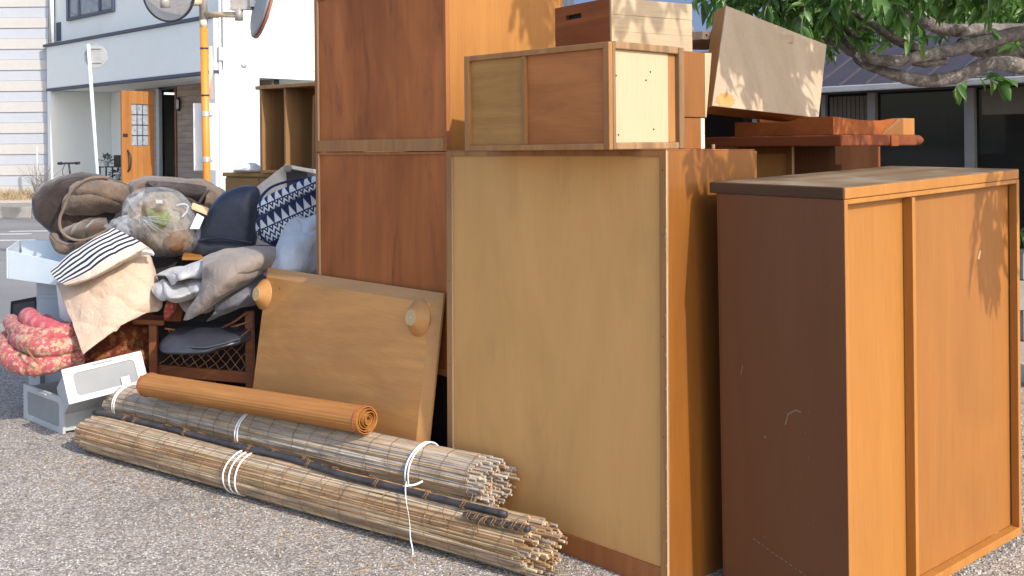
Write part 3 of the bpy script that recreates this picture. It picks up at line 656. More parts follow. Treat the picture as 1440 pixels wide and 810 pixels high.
# ================================================================== REED SCREENS
def frame_x(A, B):
    x = (B - A).normalized(); y = ZD.cross(x).normalized(); z = x.cross(y)
    return Matrix((( x.x, y.x, z.x, A.x), (x.y, y.y, z.y, A.y), (x.z, y.z, z.z, A.z), (0, 0, 0, 1)))
def bundle(name, A, B, rA, rB, nreed, mat, seed, label, flat=.9, jut=.05, loose=.1, greyend=None):
    r_ = root(name, A, label=label, cat='reed screen', group='rolled reed screens on the ground'); r_.matrix_world = frame_x(A, B); Ln = (B - A).length
    rn = random.Random(seed); mb = MB()
    rad = lambda t: rA + (rB - rA) * t
    skin = MB()
    placed = []
    nout = int(nreed * .34)
    for i in range(nreed):
        if i < nout: rho = 1.0 - rn.random() * .07; th = i / nout * 2 * math.pi + rn.uniform(-.015, .015)
        else:
            q = (i - nout) / (nreed - nout); rho = .93 * math.sqrt(1 - q * .93); th = i * 2.39996
        x0 = rn.uniform(-jut, jut) * .6; x1 = Ln + rn.gauss(0, jut * .5) - (jut * .8 if rho > .95 else 0) + (1 - rho) * jut * .6
        rr_ = rn.uniform(.0042, .0078); ph = rn.uniform(0, 6); k1 = rn.uniform(-.004, .004); ct_ = rn.random()
        path = []; nseg = 12
        drift = rn.uniform(-.05, .05) if rn.random() > loose else rn.uniform(-.28, .28)
        for s in range(nseg + 1):
            t = s / nseg; x = x0 + (x1 - x0) * t; a = th + drift * (t - .5) + .015 * math.sin(t * 9 + ph)
            R_ = rad(t) * rho + .0022 * math.sin(t * 14 + ph) + (.006 * math.sin(t * 5 + ph) if rn.random() < .03 else 0)
            path.append((x, math.cos(a) * R_, math.sin(a) * R_ * flat))
        mb.tube(path, rr_, 5, True, 0, tone=ct_)
        for _ in range(1):      # one raised node ring per reed
            t = rn.random(); s = min(int(t * nseg), nseg - 1); p = Vector(path[s]); q = Vector(path[s + 1]); d = (q - p).normalized()
            mb.tube([p + d * .0, p + d * .005], rr_ * 1.18, 5, True, 0, tone=max(0, ct_ - .25))
    tag(mb.build('reed', mat, r_), kind='stuff')
    # dark thread rows, each weaving round the roll
    k = 0; x = .07
    th_ = MB()
    while x < Ln - .04:
        t = x / Ln; pth = []; wj = rn.uniform(-.02, .02)
        for s in range(37):
            a = s / 36 * 2 * math.pi; R_ = rad(t) + .0085 + .0012 * math.sin(s * 2.9)
            pth.append((x + (.012 + wj) * math.sin(a * 1.0 + k) + .004 * math.sin(s * 1.7 + k), math.cos(a) * R_, math.sin(a) * R_ * flat))
        MB().tube(pth, .0010, 4, False).build('binding_thread', THREAD if rn.random() < .6 else JUTE, r_); x += .125 + rn.uniform(-.02, .02); k += 1
    return r_, Ln, rad
def strap(r_, x, rad_t, flat, tiltx=.02, tail=None, n=2, sp=.012):
    mb = MB()
    for j in range(n):
        pth = []
        for s in range(49):
            a = s / 48 * 2 * math.pi; R_ = rad_t + .0105 + .001 * math.sin(5 * a + j)
            pth.append((x + sp * (j - .5) * (.3 + abs(math.sin(a / 2))) + tiltx * math.sin(a) * 2, math.cos(a) * R_, math.sin(a) * R_ * flat))
        mb.tube(pth, .0042, 6, False, flat=.9)
    if tail: mb.tube(spl([Vector(q) for q in tail], 26), [.0045 + .0015 * math.sin(i * .7) for i in range(26)], 6, flat=.4)
    return mb.build('white_twine_tie', CORD, r_, smooth=True)
A1, B1 = Vector((-2.12, 5.37, .086)), Vector((.090, 3.745, .094))
b1, L1, rad1 = bundle('reed_screen', A1, B1, .090, .100, 330, REED_T, 5, 'front rolled tan reed screen lying on the grit, nearest the camera')
A2, B2 = Vector((-2.08, 5.62, .190)), Vector((-.085, 4.10, .212))
b2, L2, rad2 = bundle('reed_screen', A2, B2, .084, .096, 300, REED_G, 11, 'greyer rolled reed screen behind the tan one, with the brown mat roll on it', loose=.05, flat=.98)
# third roll underneath, holding the grey one up, seen only in gaps
Au, Bu = Vector((-1.85, 5.66, .06)), Vector((-.35, 4.50, .06))
def at_px(Bd, Ad, px):   # axial x of a bundle under photo column px
    lo, hi = 0, (Bd - Ad).length; d = (Bd - Ad).normalized()
    for _ in range(40):
        m = (lo + hi) / 2; p = Ad + d * m; q = CX + F * (p.x / p.y)
        lo, hi = (m, hi) if q < px else (lo, m)
    return lo
x = at_px(B1, A1, 340); strap(b1, x, rad1(x / L1), .9, .004, n=3, sp=.03)
x = at_px(B1, A1, 600); tl = [(x - .1, -.02, .13), (x - .08, -.05, .118), (x - .04, -.09, .085), (x, -.118, .03), (x + .01, -.125, -.03), (x + .02, -.125, -.07), (x + .025, -.13, -.095)]
MB().tube(spl([Vector(q) for q in tl], 30), [.004 + .002 * math.sin(i * .35) for i in range(30)], 6, flat=.5).build('twine_tail', CORD, b1, smooth=True)
MB().tube(spl([Vector((x - .115, -.03, .112)), Vector((x - .085, -.035, .122)), Vector((x - .06, -.015, .126)), Vector((x - .045, .01, .135))], 14), .004, 6, flat=.5).build('twine_knot', CORD, b1, smooth=True)
for px in (178, 352, 592):
    x = at_px(B2, A2, px); strap(b2, x, rad2(x / L2), .98, .006, n=2, sp=.012)
# jute ties and stray strings on the front screen
for i, px in enumerate((215, 250, 300, 420, 470, 505, 560, 640, 700)):
    x = at_px(B1, A1, px); R_ = rad1(x / L1) + .011; pth = []
    for s in range(24):
        a = 2.2 + s / 23 * 2.1; pth.append((x + .05 * (s / 23) * math.sin(i * 2.1), -abs(math.cos(a)) * R_ * (1 if a > 1.6 else -1) if False else math.cos(a) * R_, math.sin(a - .9) * R_ * .9))
    MB().tube([(p[0], p[1], p[2]) for p in pth], .0018, 5, False).build('jute_tie', JUTE, b1)
# frayed fibre at the near ends
for (r_, L_, rad_, nm, m_) in ((b2, L2, rad2, 'frayed_fibre', JUTE), ):
    fr = MB(); rn = random.Random(4)
    for i in range(160):
        a = rn.uniform(0, 6.28); q = rad_(1) * rn.uniform(.2, 1.0); p = Vector((L_ - .05 + rn.uniform(-.02, .05), math.cos(a) * q, math.sin(a) * q * .9)); d = Vector((rn.uniform(-.2, .6), rn.uniform(-1, 1), rn.uniform(-1.3, .5))) * .012
        pts = [p]
        for _ in range(4): d = d + Vector((rn.uniform(-1, 1), rn.uniform(-1, 1), rn.uniform(-1.2, .6))) * .007; pts.append(pts[-1] + d)
        fr.tube(pts, .0012, 4, False)
    tag(fr.build(nm, plain('frayed_fibre_mat', lin(172, 146, 120, .8), .95, var=.3), r_), kind='stuff')
# dark poles in the groove between the two screens
def pole(pts, rad, lab, m=POLE_DK, nodes=True):
    P = [(p[2] if isinstance(p[2], Vector) else U(*p)) for p in pts]; r_ = root('bamboo_pole', P[0], label=lab, cat='pole', group='dark poles between the reed screens')
    path = spl(P, 40); mb = MB(); rr_ = []
    for i in range(40): rr_.append(rad * (1 + (.16 if nodes and i % 7 == 3 else 0)))
    own(mb.tube(path, rr_, 12).build('cane', m, smooth=True), r_)
    for i in range(4, 38, 5):
        for d in (-.3, .3):
            c = path[i]; t = (path[i + 1] - path[i - 1]).normalized(); a = t.cross(ZD).normalized(); b = a.cross(t)
            ring_ = [c + t * (.006 * d * 3 + .006 * math.sin(s * .9)) + (a * math.cos(s / 12 * 6.2832) + b * math.sin(s / 12 * 6.2832)) * (rad * 1.13) for s in range(13)]
            own(MB().tube(ring_, .0022, 5, False).build('jute_wrap', JUTE), r_)
        tl_ = [path[i] + b * rad * 1.1, path[i] + b * (rad + .012) + a * .012, path[i] + b * .006 + a * (-rad - .008) + t * .01, path[i] - b * .012 + a * (-rad - .006) + t * .02]
        own(MB().tube(spl(tl_, 10), .0014, 4, False).build('string_end', JUTE), r_)
    return r_
def on_roll(px, py, A, B, rad_, flat, extra):   # point resting against a roll whose picture falls nearest (px,py)
    best = None; d = (B - A); Ln = d.length; d.normalize(); nb = Vector((-d.y, d.x, 0)); nb = nb if nb.y > 0 else -nb
    x0 = at_px(B, A, px)
    for i in range(-6, 7):
        x = min(max(x0 + i * .03, -.02), Ln + .02)
        for k in range(-20, 6):
            a = R(k * 3.0); r = rad_(x / Ln) + extra; p = A + d * x + ZD * math.cos(a) * r * flat + nb * math.sin(a) * r
            qx, qy = CX + F * p.x / p.y, HY - F * (p.z - EYE) / p.y - K * F * p.x / p.y
            e = (qx - px) ** 2 + (qy - py) ** 2
            if best is None or e < best[0]: best = (e, p)
    return best[1]
def pole_on(pts, rad, lab, m=POLE_DK, nodes=True): return pole([(0, 0, p) for p in [on_roll(x, y, A1, B1, rad1, .9, rad + .009) for x, y in pts]], rad, lab, m, nodes)
pole_on([(128, 566), (180, 584), (250, 607), (330, 628), (400, 646), (480, 668), (560, 688), (610, 700), (655, 712), (706, 724)], .0125, 'dark cane reaching the near end, tied with jute in the groove of the screens')
pole_on([(134, 556), (180, 570), (250, 594), (320, 617), (400, 640), (450, 655)], .011, 'shorter dark cane behind the first, only at the far half of the screens')
pole_on([(648, 724), (690, 733), (736, 743)], .011, 'short stub of dark cane at the near end of the front screen')
pole_on([(288, 606), (340, 620), (420, 650), (520, 676), (600, 694)], .006, 'thin straw coloured bamboo between the screens', plain('straw_bamboo', lin(210, 164, 106, .8), .5, var=.2, scale=20))

# ---- slatted mat roll on top
A3, B3 = U(208, 540, 5.3), U(516, 590, 4.46)
mr = root('mat_roll', A3, label='rolled orange brown slatted mat lying on the grey reed screen', cat='mat'); mr.matrix_world = frame_x(A3, B3); L3 = (B3 - A3).length
MATM = wood('slat_mat', (.50, .225, .062, 1), (.38, .15, .038, 1), grain='x', stretch=.06, scale=30, stain=(.4, .65), rough=.5)
n = 128; turns = 5.2; outer = MB()
def spiral(i, N, off=0.0):      # returns (y,z) of spiral profile
    t = i / N; a = t * turns * 2 * math.pi; rr_ = .066 * (1 - .80 * t) + off
    return (math.cos(a + 2.2) * rr_ * 1.06, math.sin(a + 2.2) * rr_ * .93 + .003 * math.sin(a * 2.3) * t)
N = 560; vs = []
for i in range(N + 1):
    rid = .0003 * (1 if i % 4 < 2 else -1); y0, z0 = spiral(i, N, rid); y1, z1 = spiral(i, N, -.003)
    x0 = .010 * math.sin(i * .05) * (i / N); x1 = L3 + .006 * math.sin(i * .045) + .012 * (i / N)
    vs += [(x0, y0, z0), (x1, y0, z0), (x1, y1, z1), (x0, y1, z1)]
fs = []
for i in range(N):
    a, b = i * 4, (i + 1) * 4; fs += [(a, b, b + 1, a + 1), (a + 1, b + 1, b + 2, a + 2), (a + 2, b + 2, b + 3, a + 3), (a, a + 3, b + 3, b)]
outer.add(vs, fs); outer.build('rolled_mat', MATM, mr)
for xx in (.012, L3 - .02):
    e_ = MB(); e_.tube([(xx + .004, *spiral(i, N, .0022)) for i in range(0, 111)], .0022, 5, False); e_.build('stitched_edge', fabric('rust_thread', lin(190, 96, 66, .8), lin(160, 76, 50, .8)), mr)

# ================================================================== WHITE DRAWERS AND ORGANISER
def wdrawer(BR, BL, TL, deep, lab, hdl=True, T=.014):
    """front face given by three photo-placed corners; body runs back"""
    x = (BR - BL); Wd = x.length; x.normalize(); z = (TL - BL); Hh = (z - x * z.dot(x)).length; z = (z - x * z.dot(x)).normalized(); y = z.cross(x)
    r_ = root('plastic_bin', BL, label=lab, cat='drawer', group='white plastic drawers'); r_.matrix_world = Matrix(((x.x, y.x, z.x, BL.x), (x.y, y.y, z.y, BL.y), (x.z, y.z, z.z, BL.z), (0, 0, 0, 1)))
    b = .030; c = .012
    fr = MB()      # rounded rectangular frame with window
    def rr(w0, h0, w1, h1, r, n=6):
        pts = []
        for cx_, cz_, a0 in ((w1 - r, h1 - r, 0), (w0 + r, h1 - r, 90), (w0 + r, h0 + r, 180), (w1 - r, h0 + r, 270)):
            for i in range(n): a = R(a0 + 90 * i / (n - 1)); pts.append((cx_ + r * math.cos(a), cz_ + r * math.sin(a)))
        return pts
    O_ = rr(0, 0, Wd, Hh, .004); I_ = rr(b * 1.6, b, Wd - b * 1.6, Hh - b * 1.15, .022); k = len(O_)
    vs = [(p[0], 0, p[1]) for p in O_] + [(p[0], 0, p[1]) for p in I_] + [(p[0], T, p[1]) for p in O_] + [(p[0], .006, p[1]) for p in I_]
    fs = []
    for i in range(k):
        j = (i + 1) % k; fs += [(i, j, k + j, k + i), (j, i, 2 * k + i, 2 * k + j), (k + i, k + j, 3 * k + j, 3 * k + i)]
    fr.add(vs, fs); fr.build('drawer_front', WHITE_P, r_, bevel=.0015)
    bx('frosted_window', (b * 1.2, .0055, b * .7), (Wd - b * 1.2, .009, Hh - b * .8), FROST, r_, 0)
    for (a, e) in ((.02, .03), (Wd - .02, .03), (.02, Hh - .03), (Wd - .02, Hh - .03)):
        MB().lathe([(.007, -.0006), (.0065, -.0012), (.004, -.0012)], 12, (a, 0, e), 'y').build('rivet', METAL_G, r_)
    if hdl: MB().box((Wd * .38, -.012, Hh - .016), (Wd * .62, -.0005, Hh - .008)).build('handle_lip', WHITE_P, r_, bevel=.003)
    s = .006
    bx('side_panel', (c, T + .0005, .012), (c + s, deep, Hh - .016), WHITE_P, r_); bx('side_panel', (Wd - c - s, T + .0005, .012), (Wd - c, deep, Hh - .016), WHITE_P, r_)
    bx('bottom_panel', (c + s + .0002, T + .0005, .012), (Wd - c - s - .0002, deep, .016), WHITE_P, r_); bx('rear_panel', (c, deep + .0002, .012), (Wd - c, deep + s, Hh - .016), WHITE_P, r_)
    for i in range(7):
        zz = .03 + i * (Hh - .07) / 6; MB().box((Wd - c + .0002, .03, zz), (Wd - c + .0022, deep - .01, zz + .004)).build('rib', WHITE_P, r_)
    return r_
BR = G(88.5, 611.5, .002); BL = G(33, 588, .002); TL = BL + ZD * .195
wdrawer(BR, BL, TL, .34, 'lower white drawer standing on the grit with frosted window, left of the reed screens')
BL2, BR2 = U(97, 569, 5.42), U(210, 540, 5.64)
TL2 = U(85, 520, 5.47)
wdrawer(BR2, BL2, TL2, .34, 'white drawer tilted on top of the lower one, lit front with thin handle lip')
bpy.context.view_layer.update()
_d = [o for o in COL.objects if o.name.startswith('plastic_bin')][-1]
MB().box((.27, -.006, .028), (.315, -.0015, .07)).build('label_clip', plain('white_clip', (.62, .63, .65, 1), .5, var=.03), _d, bevel=.004); MB().box((.279, -.0075, .036), (.306, -.0062, .062)).build('clip_window', GREY_P, _d)
BR3 = G(34, 586, .002) + Vector((-.02, .25, 0)); BL3 = BR3 + Vector((-.085, .04, 0))
wdrawer(BR3, BL3, BL3 + ZD * .2, .3, 'third white drawer seen edge-on behind the lower white one', hdl=False)
# paper under drawers
o = tag(MB().plate([G(95, 600, .012), G(140, 592, .012), G(150, 578, .02), G(100, 586, .02)], ZD, .003).build('paper_sheet', plain('white_paper', lin(228, 228, 226, .8), .8, var=.05)), 'sheet of white paper on the grit by the lower white drawer', 'paper')
# tall plastic organiser
og = root('plastic_organiser', U(70, 440, 6.5) , label='pale blue plastic organiser unit at the left end of the heap', cat='organiser')
WBM = plain('bright_white_board', (.72, .74, .76, 1), .5, var=.04)
BLP = plain('pale_blue_plastic', lin(188, 206, 222, .8), .4, var=.05, spec=.5)
def pp(nm, pts, n, t, m=BLP): return plates(nm, og, [U(*p) if not isinstance(p, Vector) else p for p in pts], n, t, m)
g0 = G(50, 560, 0)
Yo = 6.35
c0 = U(51, 392, Yo); c0.z = .0; cA = Vector((c0.x, c0.y, 0)); dx = Vector((.36, .0, 0)); dy = Vector((-.0, .40, 0)); hz = U(51, 388, Yo).z
plates('front_panel', og, [cA, cA + dx, cA + dx + ZD * hz, cA + ZD * hz], Vector((0, 1, 0)), .006, BLP)
plates('side_panel', og, [cA + Vector((0, .0065, 0)), cA + dy, cA + dy + ZD * hz, cA + Vector((0, .0065, 0)) + ZD * hz], Vector((1, 0, 0)), .006, BLP)
plates('side_panel', og, [cA + dx + Vector((0, .0065, 0)), cA + dx + dy, cA + dx + dy + ZD * hz, cA + dx + Vector((0, .0065, 0)) + ZD * hz], Vector((-1, 0, 0)), .006, BLP)
plates('rear_panel', og, [cA + dy, cA + dx + dy, cA + dx + dy + ZD * hz, cA + dy + ZD * hz], Vector((0, 1, 0)), .006, BLP)
for i in range(3):
    zz = hz - .13 - i * .22; plates('drawer_lip', og, [cA + Vector((.004, -.012, zz)), cA + dx + Vector((-.004, -.012, zz)), cA + dx + Vector((-.004, -.012, zz + .02)), cA + Vector((.004, -.012, zz + .02))], Vector((0, 1, 0)), .0115, BLP)
# projecting tray on top (photo corners)
a_, b_p, c_p, d_p = U(26, 338, 6.5), U(26, 383, 6.5), U(76, 384, 6.2), U(42, 347, 6.2)
tr = root('plastic_tray', b_p, label='translucent pale blue tray sticking out from the top of the organiser', cat='tray')
TRP = plain('translucent_blue_plastic', lin(206, 220, 232, .85), .35, var=.04, spec=.5)
z0 = b_p.z; z1 = a_.z
X = lambda x, y, zz: Vector((x, y, zz))
q = [X(b_p.x, 6.5, z0), X(b_p.x + .08, 6.18, z0 - .0), X(b_p.x + .62, 6.02, z0 - .05), X(b_p.x + .66, 6.40, z0 - .02)]
def quadw(nm, a, b, h0, h1, nn): return plates(nm, tr, [a, b, b + ZD * h1, a + ZD * h0], nn, .005, TRP)
quadw('end_panel', q[0], q[1] + Vector((0, 0, 0)), z1 - z0, z1 - z0 - .02, Vector((1, .3, 0)))
quadw('front_panel', q[1] + Vector((.006, .004, 0)), q[2], z1 - z0 - .03, .12, Vector((0, 1, 0)))
quadw('rear_panel', q[0] + Vector((.01, .02, 0)), q[3], z1 - z0, z1 - z0 + .02, Vector((0, 1, 0)))
plates('bottom_panel', tr, [q[0] + Vector((.01, 0, .002)), q[1] + Vector((.01, .01, .002)), q[2] + Vector((0, .01, .002)), q[3]], ZD, .004, TRP)
# white board beside organiser
wb = tag(MB().plate([U(79, 402, 6.0), U(84, 448, 6.0), U(110, 462, 5.95), U(104, 402, 5.95)], Vector((0, 1, 0)), .03).build('white_board', WBM, bevel=.003), 'white plastic panel standing between the organiser and the cream cloth', 'panel')
# dark picture frame
df = root('picture_frame', U(14, 458, 6.9), label='dark frame leaning behind the red floral quilt at the far left', cat='frame')
fa = [U(15, 424, 7.05), U(52, 417, 7.3), U(52, 475, 7.2), U(12, 480, 6.95)]
def lrp(a, b, t): return a + (b - a) * t
cen_ = sum(fa, Vector()) / 4; fi = [lrp(p, cen_, .16) for p in fa]
for i in range(4):
    j = (i + 1) % 4; plates('frame_bar', df, [fa[i], fa[j], fi[j], fi[i]], Vector((0, 1, 0)), .02, plain('dark_frame_paint', lin(74, 62, 66, .8), .5) if i == 0 else MATS['dark_frame_paint'].node_tree and bpy.data.materials['dark_frame_paint'])
plates('glass', df, [p + Vector((0, .012, 0)) for p in fi], Vector((0, 1, 0)), .003, plain('grey_glass', lin(150, 150, 152, .5), .15, var=.1))
fs_ = tag(MB().box((-2.75, 6.75, 0), (-1.2, 7.6, .62)).build('storage_box', plain('dusty_black_case', (.03, .028, .03, 1), .6, var=.3), bevel=.01), 'dark case low at the back of the heap under the fleece blankets', 'box')

# ================================================================== TEXTILES
# quilt material: red with cream blossom print
def m_floral(name, red, cream, sc=26, thr=.5, f2=20):
    m = NT(name); v = m.coords(rand=False)
    vo = m.n("ShaderNodeTexVoronoi"); vo.inputs['Scale'].default_value = sc; m.l(v, vo.inputs['Vector'])
    n = m.noise(v, sc * 2.4, 3, .5, .6); d = m.math('ADD', vo.outputs['Distance'], m.math('MULTIPLY', m.math('SUBTRACT', n, .5), .9))
    f_ = m.ramp(d, [(thr - .17, g4(1)), (thr - .11, g4(0))]); n2 = m.noise(v, f2, 3, .4, .5)
    blob = m.ramp(m.math('ADD', n2, m.math('MULTIPLY', m.math('SUBTRACT', n, .5), .4)), [(.56, g4(0)), (.60, g4(1))])
    mx = m.math('MAXIMUM', f_, blob)
    sp = m.n("ShaderNodeSeparateColor"); m.l(vo.outputs['Color'], sp.inputs[0])
    c2 = m.ramp(sp.outputs[0], [(.3, cream), (.7, tuple(x * y for x, y in zip(cream, (.92, .78, .58, 1))))])
    col = m.mix(mx, m.ramp(n2, [(.3, red), (.7, tuple(min(x * 1.25, 1) for x in red[:3]) + (1,))]), c2)
    m.l(col, m.b.inputs['Base Color']); m.b.inputs['Roughness'].default_value = .85; m.b.inputs['Specular IOR Level'].default_value = .2; m.b.inputs['Sheen Weight'].default_value = .1
    m.bump(m.noise(v, 90, 4, 0, .6), .4, .003); return m.m
FLOR = m_floral('red_floral_quilt', (.37, .085, .095, 1), (.47, .33, .25, 1), 44)
FLORP = m_floral('rose_quilt_back', (.40, .075, .10, 1), (.48, .17, .18, 1), 16, .42)
FLORB = m_floral('russet_floral_futon', lin(108, 52, 30, .8), lin(150, 104, 66, .8), 22)
qr = root('floral_quilt', G(60, 525, .2), label='red and cream floral quilt folded in thick rolls on the white drawers', cat='quilt')
def roll(pts, r, mat, par, nm, flat=1.0, amp=.012, n=26, seg=70, seed=0, endr=.6, up=None):
    P = spl([(U(*p) if not isinstance(p, Vector) else p) for p in pts], seg); mb = MB(); rads = []
    for i in range(seg):
        t = i / (seg - 1); e = min(t, 1 - t) * 14; rads.append(r * (endr + (1 - endr) * min(1, math.sqrt(max(e, 0)))))
    mb.tube(P, rads, n, True, 0, flat, up=up)
    for i, v in enumerate(mb.v):
        c = P[min(i // n, seg - 1)]; d = (v - c); dn = d.normalized() if d.length else d
        s = (i // n); pin = noise.noise(Vector((c.x * 16 + seed, c.y * 16, c.z * 16))) * 1.4
        ph = s * .42 + seed * 1.7 + 1.6 * noise.noise(Vector((v.x * 9, v.z * 12, seed))); mb.v[i] = v + dn * (amp * (noise.noise(v * 11 + Vector((seed, 0, 0))) * 1.0 + pin * .5) - amp * .9 * abs(math.cos(ph)) ** 9)
    mb.uv = [(0, 0)] * len(mb.v); o = mb.build(nm, mat, smooth=True); return own(o, par)
roll([(8, 476, 6.15), (10, 495, 5.85), (30, 512, 5.72), (70, 510, 5.72), (118, 498, 5.8)], .060, FLOR, qr, 'quilt_fold', 1.0, .007, seed=1)
roll([(20, 470, 6.2), (28, 478, 5.85), (52, 487, 5.7), (88, 487, 5.72), (125, 478, 5.8)], .052, FLOR, qr, 'quilt_fold', 1.0, .006, seed=2)
roll([(16, 450, 6.25), (22, 463, 5.95), (48, 473, 5.78), (84, 470, 5.76), (122, 458, 5.85)], .048, FLOR, qr, 'quilt_fold', 1.0, .006, seed=3)
roll([(40, 444, 6.1), (46, 452, 5.92), (70, 464, 5.8), (92, 468, 5.78), (114, 462, 5.85)], .056, FLORP, qr, 'quilt_fold', 1.0, .007, seed=4)
roll([(62, 452, 6.0), (80, 462, 5.9), (106, 465, 5.85)], .045, FLORP, qr, 'quilt_fold', 1.0, .006, seed=5)
qc = own(MB().tube(spl([U(38, 482, 5.70), U(36, 489, 5.62), (U(44, 500, 5.60)), U(54, 511, 5.61)], 20), .006, 6).build('quilt_cord', JUTE, smooth=True), qr)
fu = root('russet_futon', G(170, 560), label='russet patterned futon folded behind the cream cloth and white drawers', cat='futon')
for i, (y, yy) in enumerate(((505, 5.98), (478, 6.02), (452, 6.05))):
    roll([(98, y + 12, yy), (140, y, yy), (180, y - 5, yy + .02), (214, y - 6, yy + .1)], .075, FLORB, fu, 'futon_fold', 1.0, .012, seed=8 + i)

# cream cloth with striped and scribbled band
def m_striped():
    m = NT('cream_cloth_striped_border'); tc = m.n("ShaderNodeTexCoord"); sx = m.n("ShaderNodeSeparateXYZ"); m.l(tc.outputs['UV'], sx.inputs[0]); u_, v_ = sx.outputs[0], sx.outputs[1]
    ph = m.math('FRACT', m.math('MULTIPLY', v_, 6.0 / .56)); st = m.math('GREATER_THAN', ph, .52); ins = m.math('LESS_THAN', v_, .56)
    base = m.mix(m.noise(m.coords(rand=False), 6, 3), lin(238, 224, 206, .85), lin(226, 206, 184, .85))
    # embroidered scribble in the outer band
    mp = m.n("ShaderNodeMapping"); mp.inputs['Scale'].default_value = (26, 9, 1); m.l(tc.outputs['UV'], mp.inputs[0])
    nz = m.noise(mp.outputs[0], 1.6, 1, 2.2, .4); ln = m.math('LESS_THAN', m.math('ABSOLUTE', m.math('SUBTRACT', nz, .5)), .03)
    lnm = m.math('MULTIPLY', m.math('MULTIPLY', ln, m.math('GREATER_THAN', v_, .60)), m.math('LESS_THAN', v_, .90))
    c = m.mix(lnm, base, lin(186, 176, 170, .8))
    strp = m.mix(st, lin(244, 240, 236, .85), lin(52, 54, 74, .8)); c = m.mix(ins, c, strp)
    m.l(c, m.b.inputs['Base Color']); m.b.inputs['Roughness'].default_value = .9; m.b.inputs['Specular IOR Level'].default_value = .15
    m.bump(m.noise(m.coords(rand=False), 300, 2), .3, .001); return m.m
cc = root('cream_cloth', U(150, 420, 5.7), label='cream cloth with a navy striped folded border draped over the heap edge', cat='cloth')
own(cloth('cloth_drop', [[(79, 398, 5.90), (110, 388, 5.84), (150, 372, 5.80), (196, 348, 5.84), (214, 362, 5.92)],
                     [(88, 420, 5.82), (120, 410, 5.76), (160, 396, 5.74), (205, 384, 5.80), (224, 392, 5.9)],
                     [(98, 446, 5.74), (128, 440, 5.70), (166, 428, 5.70), (204, 420, 5.76), (228, 420, 5.86)],
                     [(108, 472, 5.66), (132, 468, 5.64), (160, 456, 5.66), (192, 442, 5.72), (224, 436, 5.82)],
                     [(117, 499, 5.60), (124, 493, 5.60), (140, 480, 5.62), (166, 460, 5.66), (200, 440, 5.76)]],
      CREAMCL, None, 90, 90, .014, 17, 1.25, .004, 2), cc)
own(cloth('striped_border', [[(71, 381, 5.92), (100, 356, 5.90), (132, 336, 5.90), (160, 321, 5.92)],
                          [(76, 390, 5.84), (106, 368, 5.80), (140, 345, 5.80), (176, 329, 5.86)],
                          [(86, 398, 5.76), (118, 381, 5.70), (154, 356, 5.70), (194, 338, 5.76)],
                          [(92, 401, 5.71), (126, 391, 5.66), (164, 370, 5.66), (206, 346, 5.72)],
                          [(94, 402, 5.78), (128, 393, 5.74), (168, 373, 5.74), (214, 352, 5.80)]],
      m_striped(), None, 90, 60, .006, 20, .6, .005, 4), cc)
own(cloth('inner_fold', [[(188, 352, 5.78), (200, 349, 5.76), (214, 352, 5.8)], [(190, 356, 5.74), (204, 353, 5.72), (217, 357, 5.76)], [(196, 360, 5.8), (208, 358, 5.78), (216, 360, 5.8)]], WHITE_PAINT, None, 14, 10, .002, 30, 0, .003), cc)

# fleece blankets
fl = root('fleece_blanket', U(110, 350, 6.4), label='dark taupe fleece blanket bundled with a piped edge, leftmost on top of the heap', cat='blanket')
own(inflate('blanket_body', [(53, 287), (58, 266), (80, 251), (108, 243), (140, 246), (172, 258), (186, 268), (182, 300), (160, 318), (150, 330), (118, 343), (98, 339), (84, 330), (70, 318), (57, 305)], 6.55, .24, FLEECED, None, amp=.018, freq=20, ang=.6, sharp=.5), fl)
own(cloth('fold_lining', [[(98, 262, 6.30), (116, 252, 6.26), (146, 250, 6.26), (180, 262, 6.30)],
                      [(90, 280, 6.26), (112, 268, 6.19), (146, 264, 6.19), (182, 270, 6.27)],
                      [(88, 296, 6.27), (112, 288, 6.20), (146, 284, 6.20), (178, 284, 6.28)],
                      [(90, 306, 6.33), (112, 304, 6.31), (140, 302, 6.31), (168, 298, 6.36)]], FLEECE, None, 90, 60, .022, 34, 1.35, .006, 3), fl)
own(cloth('lower_fold', [[(88, 318, 6.35), (108, 310, 6.34), (130, 306, 6.33), (150, 308, 6.34)],
                     [(88, 330, 6.27), (106, 325, 6.22), (130, 318, 6.21), (152, 320, 6.24)],
                     [(94, 338, 6.28), (108, 337, 6.25), (130, 332, 6.23), (152, 322, 6.26)]], fabric('umber_fleece', lin(112, 94, 80, .7), lin(88, 72, 62, .7), sheen=.5), None, 50, 30, .010, 26, .3, .006, 5), fl)
own(MB().tube(spl([U(152, 250, 6.24), U(130, 250, 6.22), U(112, 258, 6.18), U(98, 272, 6.17), (U(90, 292, 6.17)), U(84, 308, 6.17), U(86, 324, 6.17), U(98, 335, 6.17), U(116, 338, 6.17), U(138, 330, 6.19), U(152, 322, 6.22)], 70), .0085, 8).build('piped_edge', PIPING, smooth=True), fl)
own(inflate('blanket_tail', [(72, 328), (84, 336), (104, 342), (126, 338), (112, 350), (94, 358), (80, 350)], 6.3, .1, FLEECE, None, amp=.006, freq=26), fl)
f2 = root('fleece_blanket', U(240, 300, 6.9), label='taupe fleece blanket spread behind the clear rubbish bag, up against the house view', cat='blanket')
own(inflate('blanket_body', [(174, 272), (186, 256), (204, 248), (236, 249), (262, 252), (282, 252), (300, 262), (314, 272), (312, 300), (280, 330), (220, 320), (180, 300)], 6.85, .28, FLEECE, None, amp=.022, freq=18, ang=1.1, sharp=.5), f2)
own(MB().tube(spl([U(226, 264, 6.52), U(246, 268, 6.5), U(262, 277, 6.5), U(276, 286, 6.5), U(292, 293, 6.52)], 30), .01, 8).build('piped_edge', PIPING, smooth=True), f2)
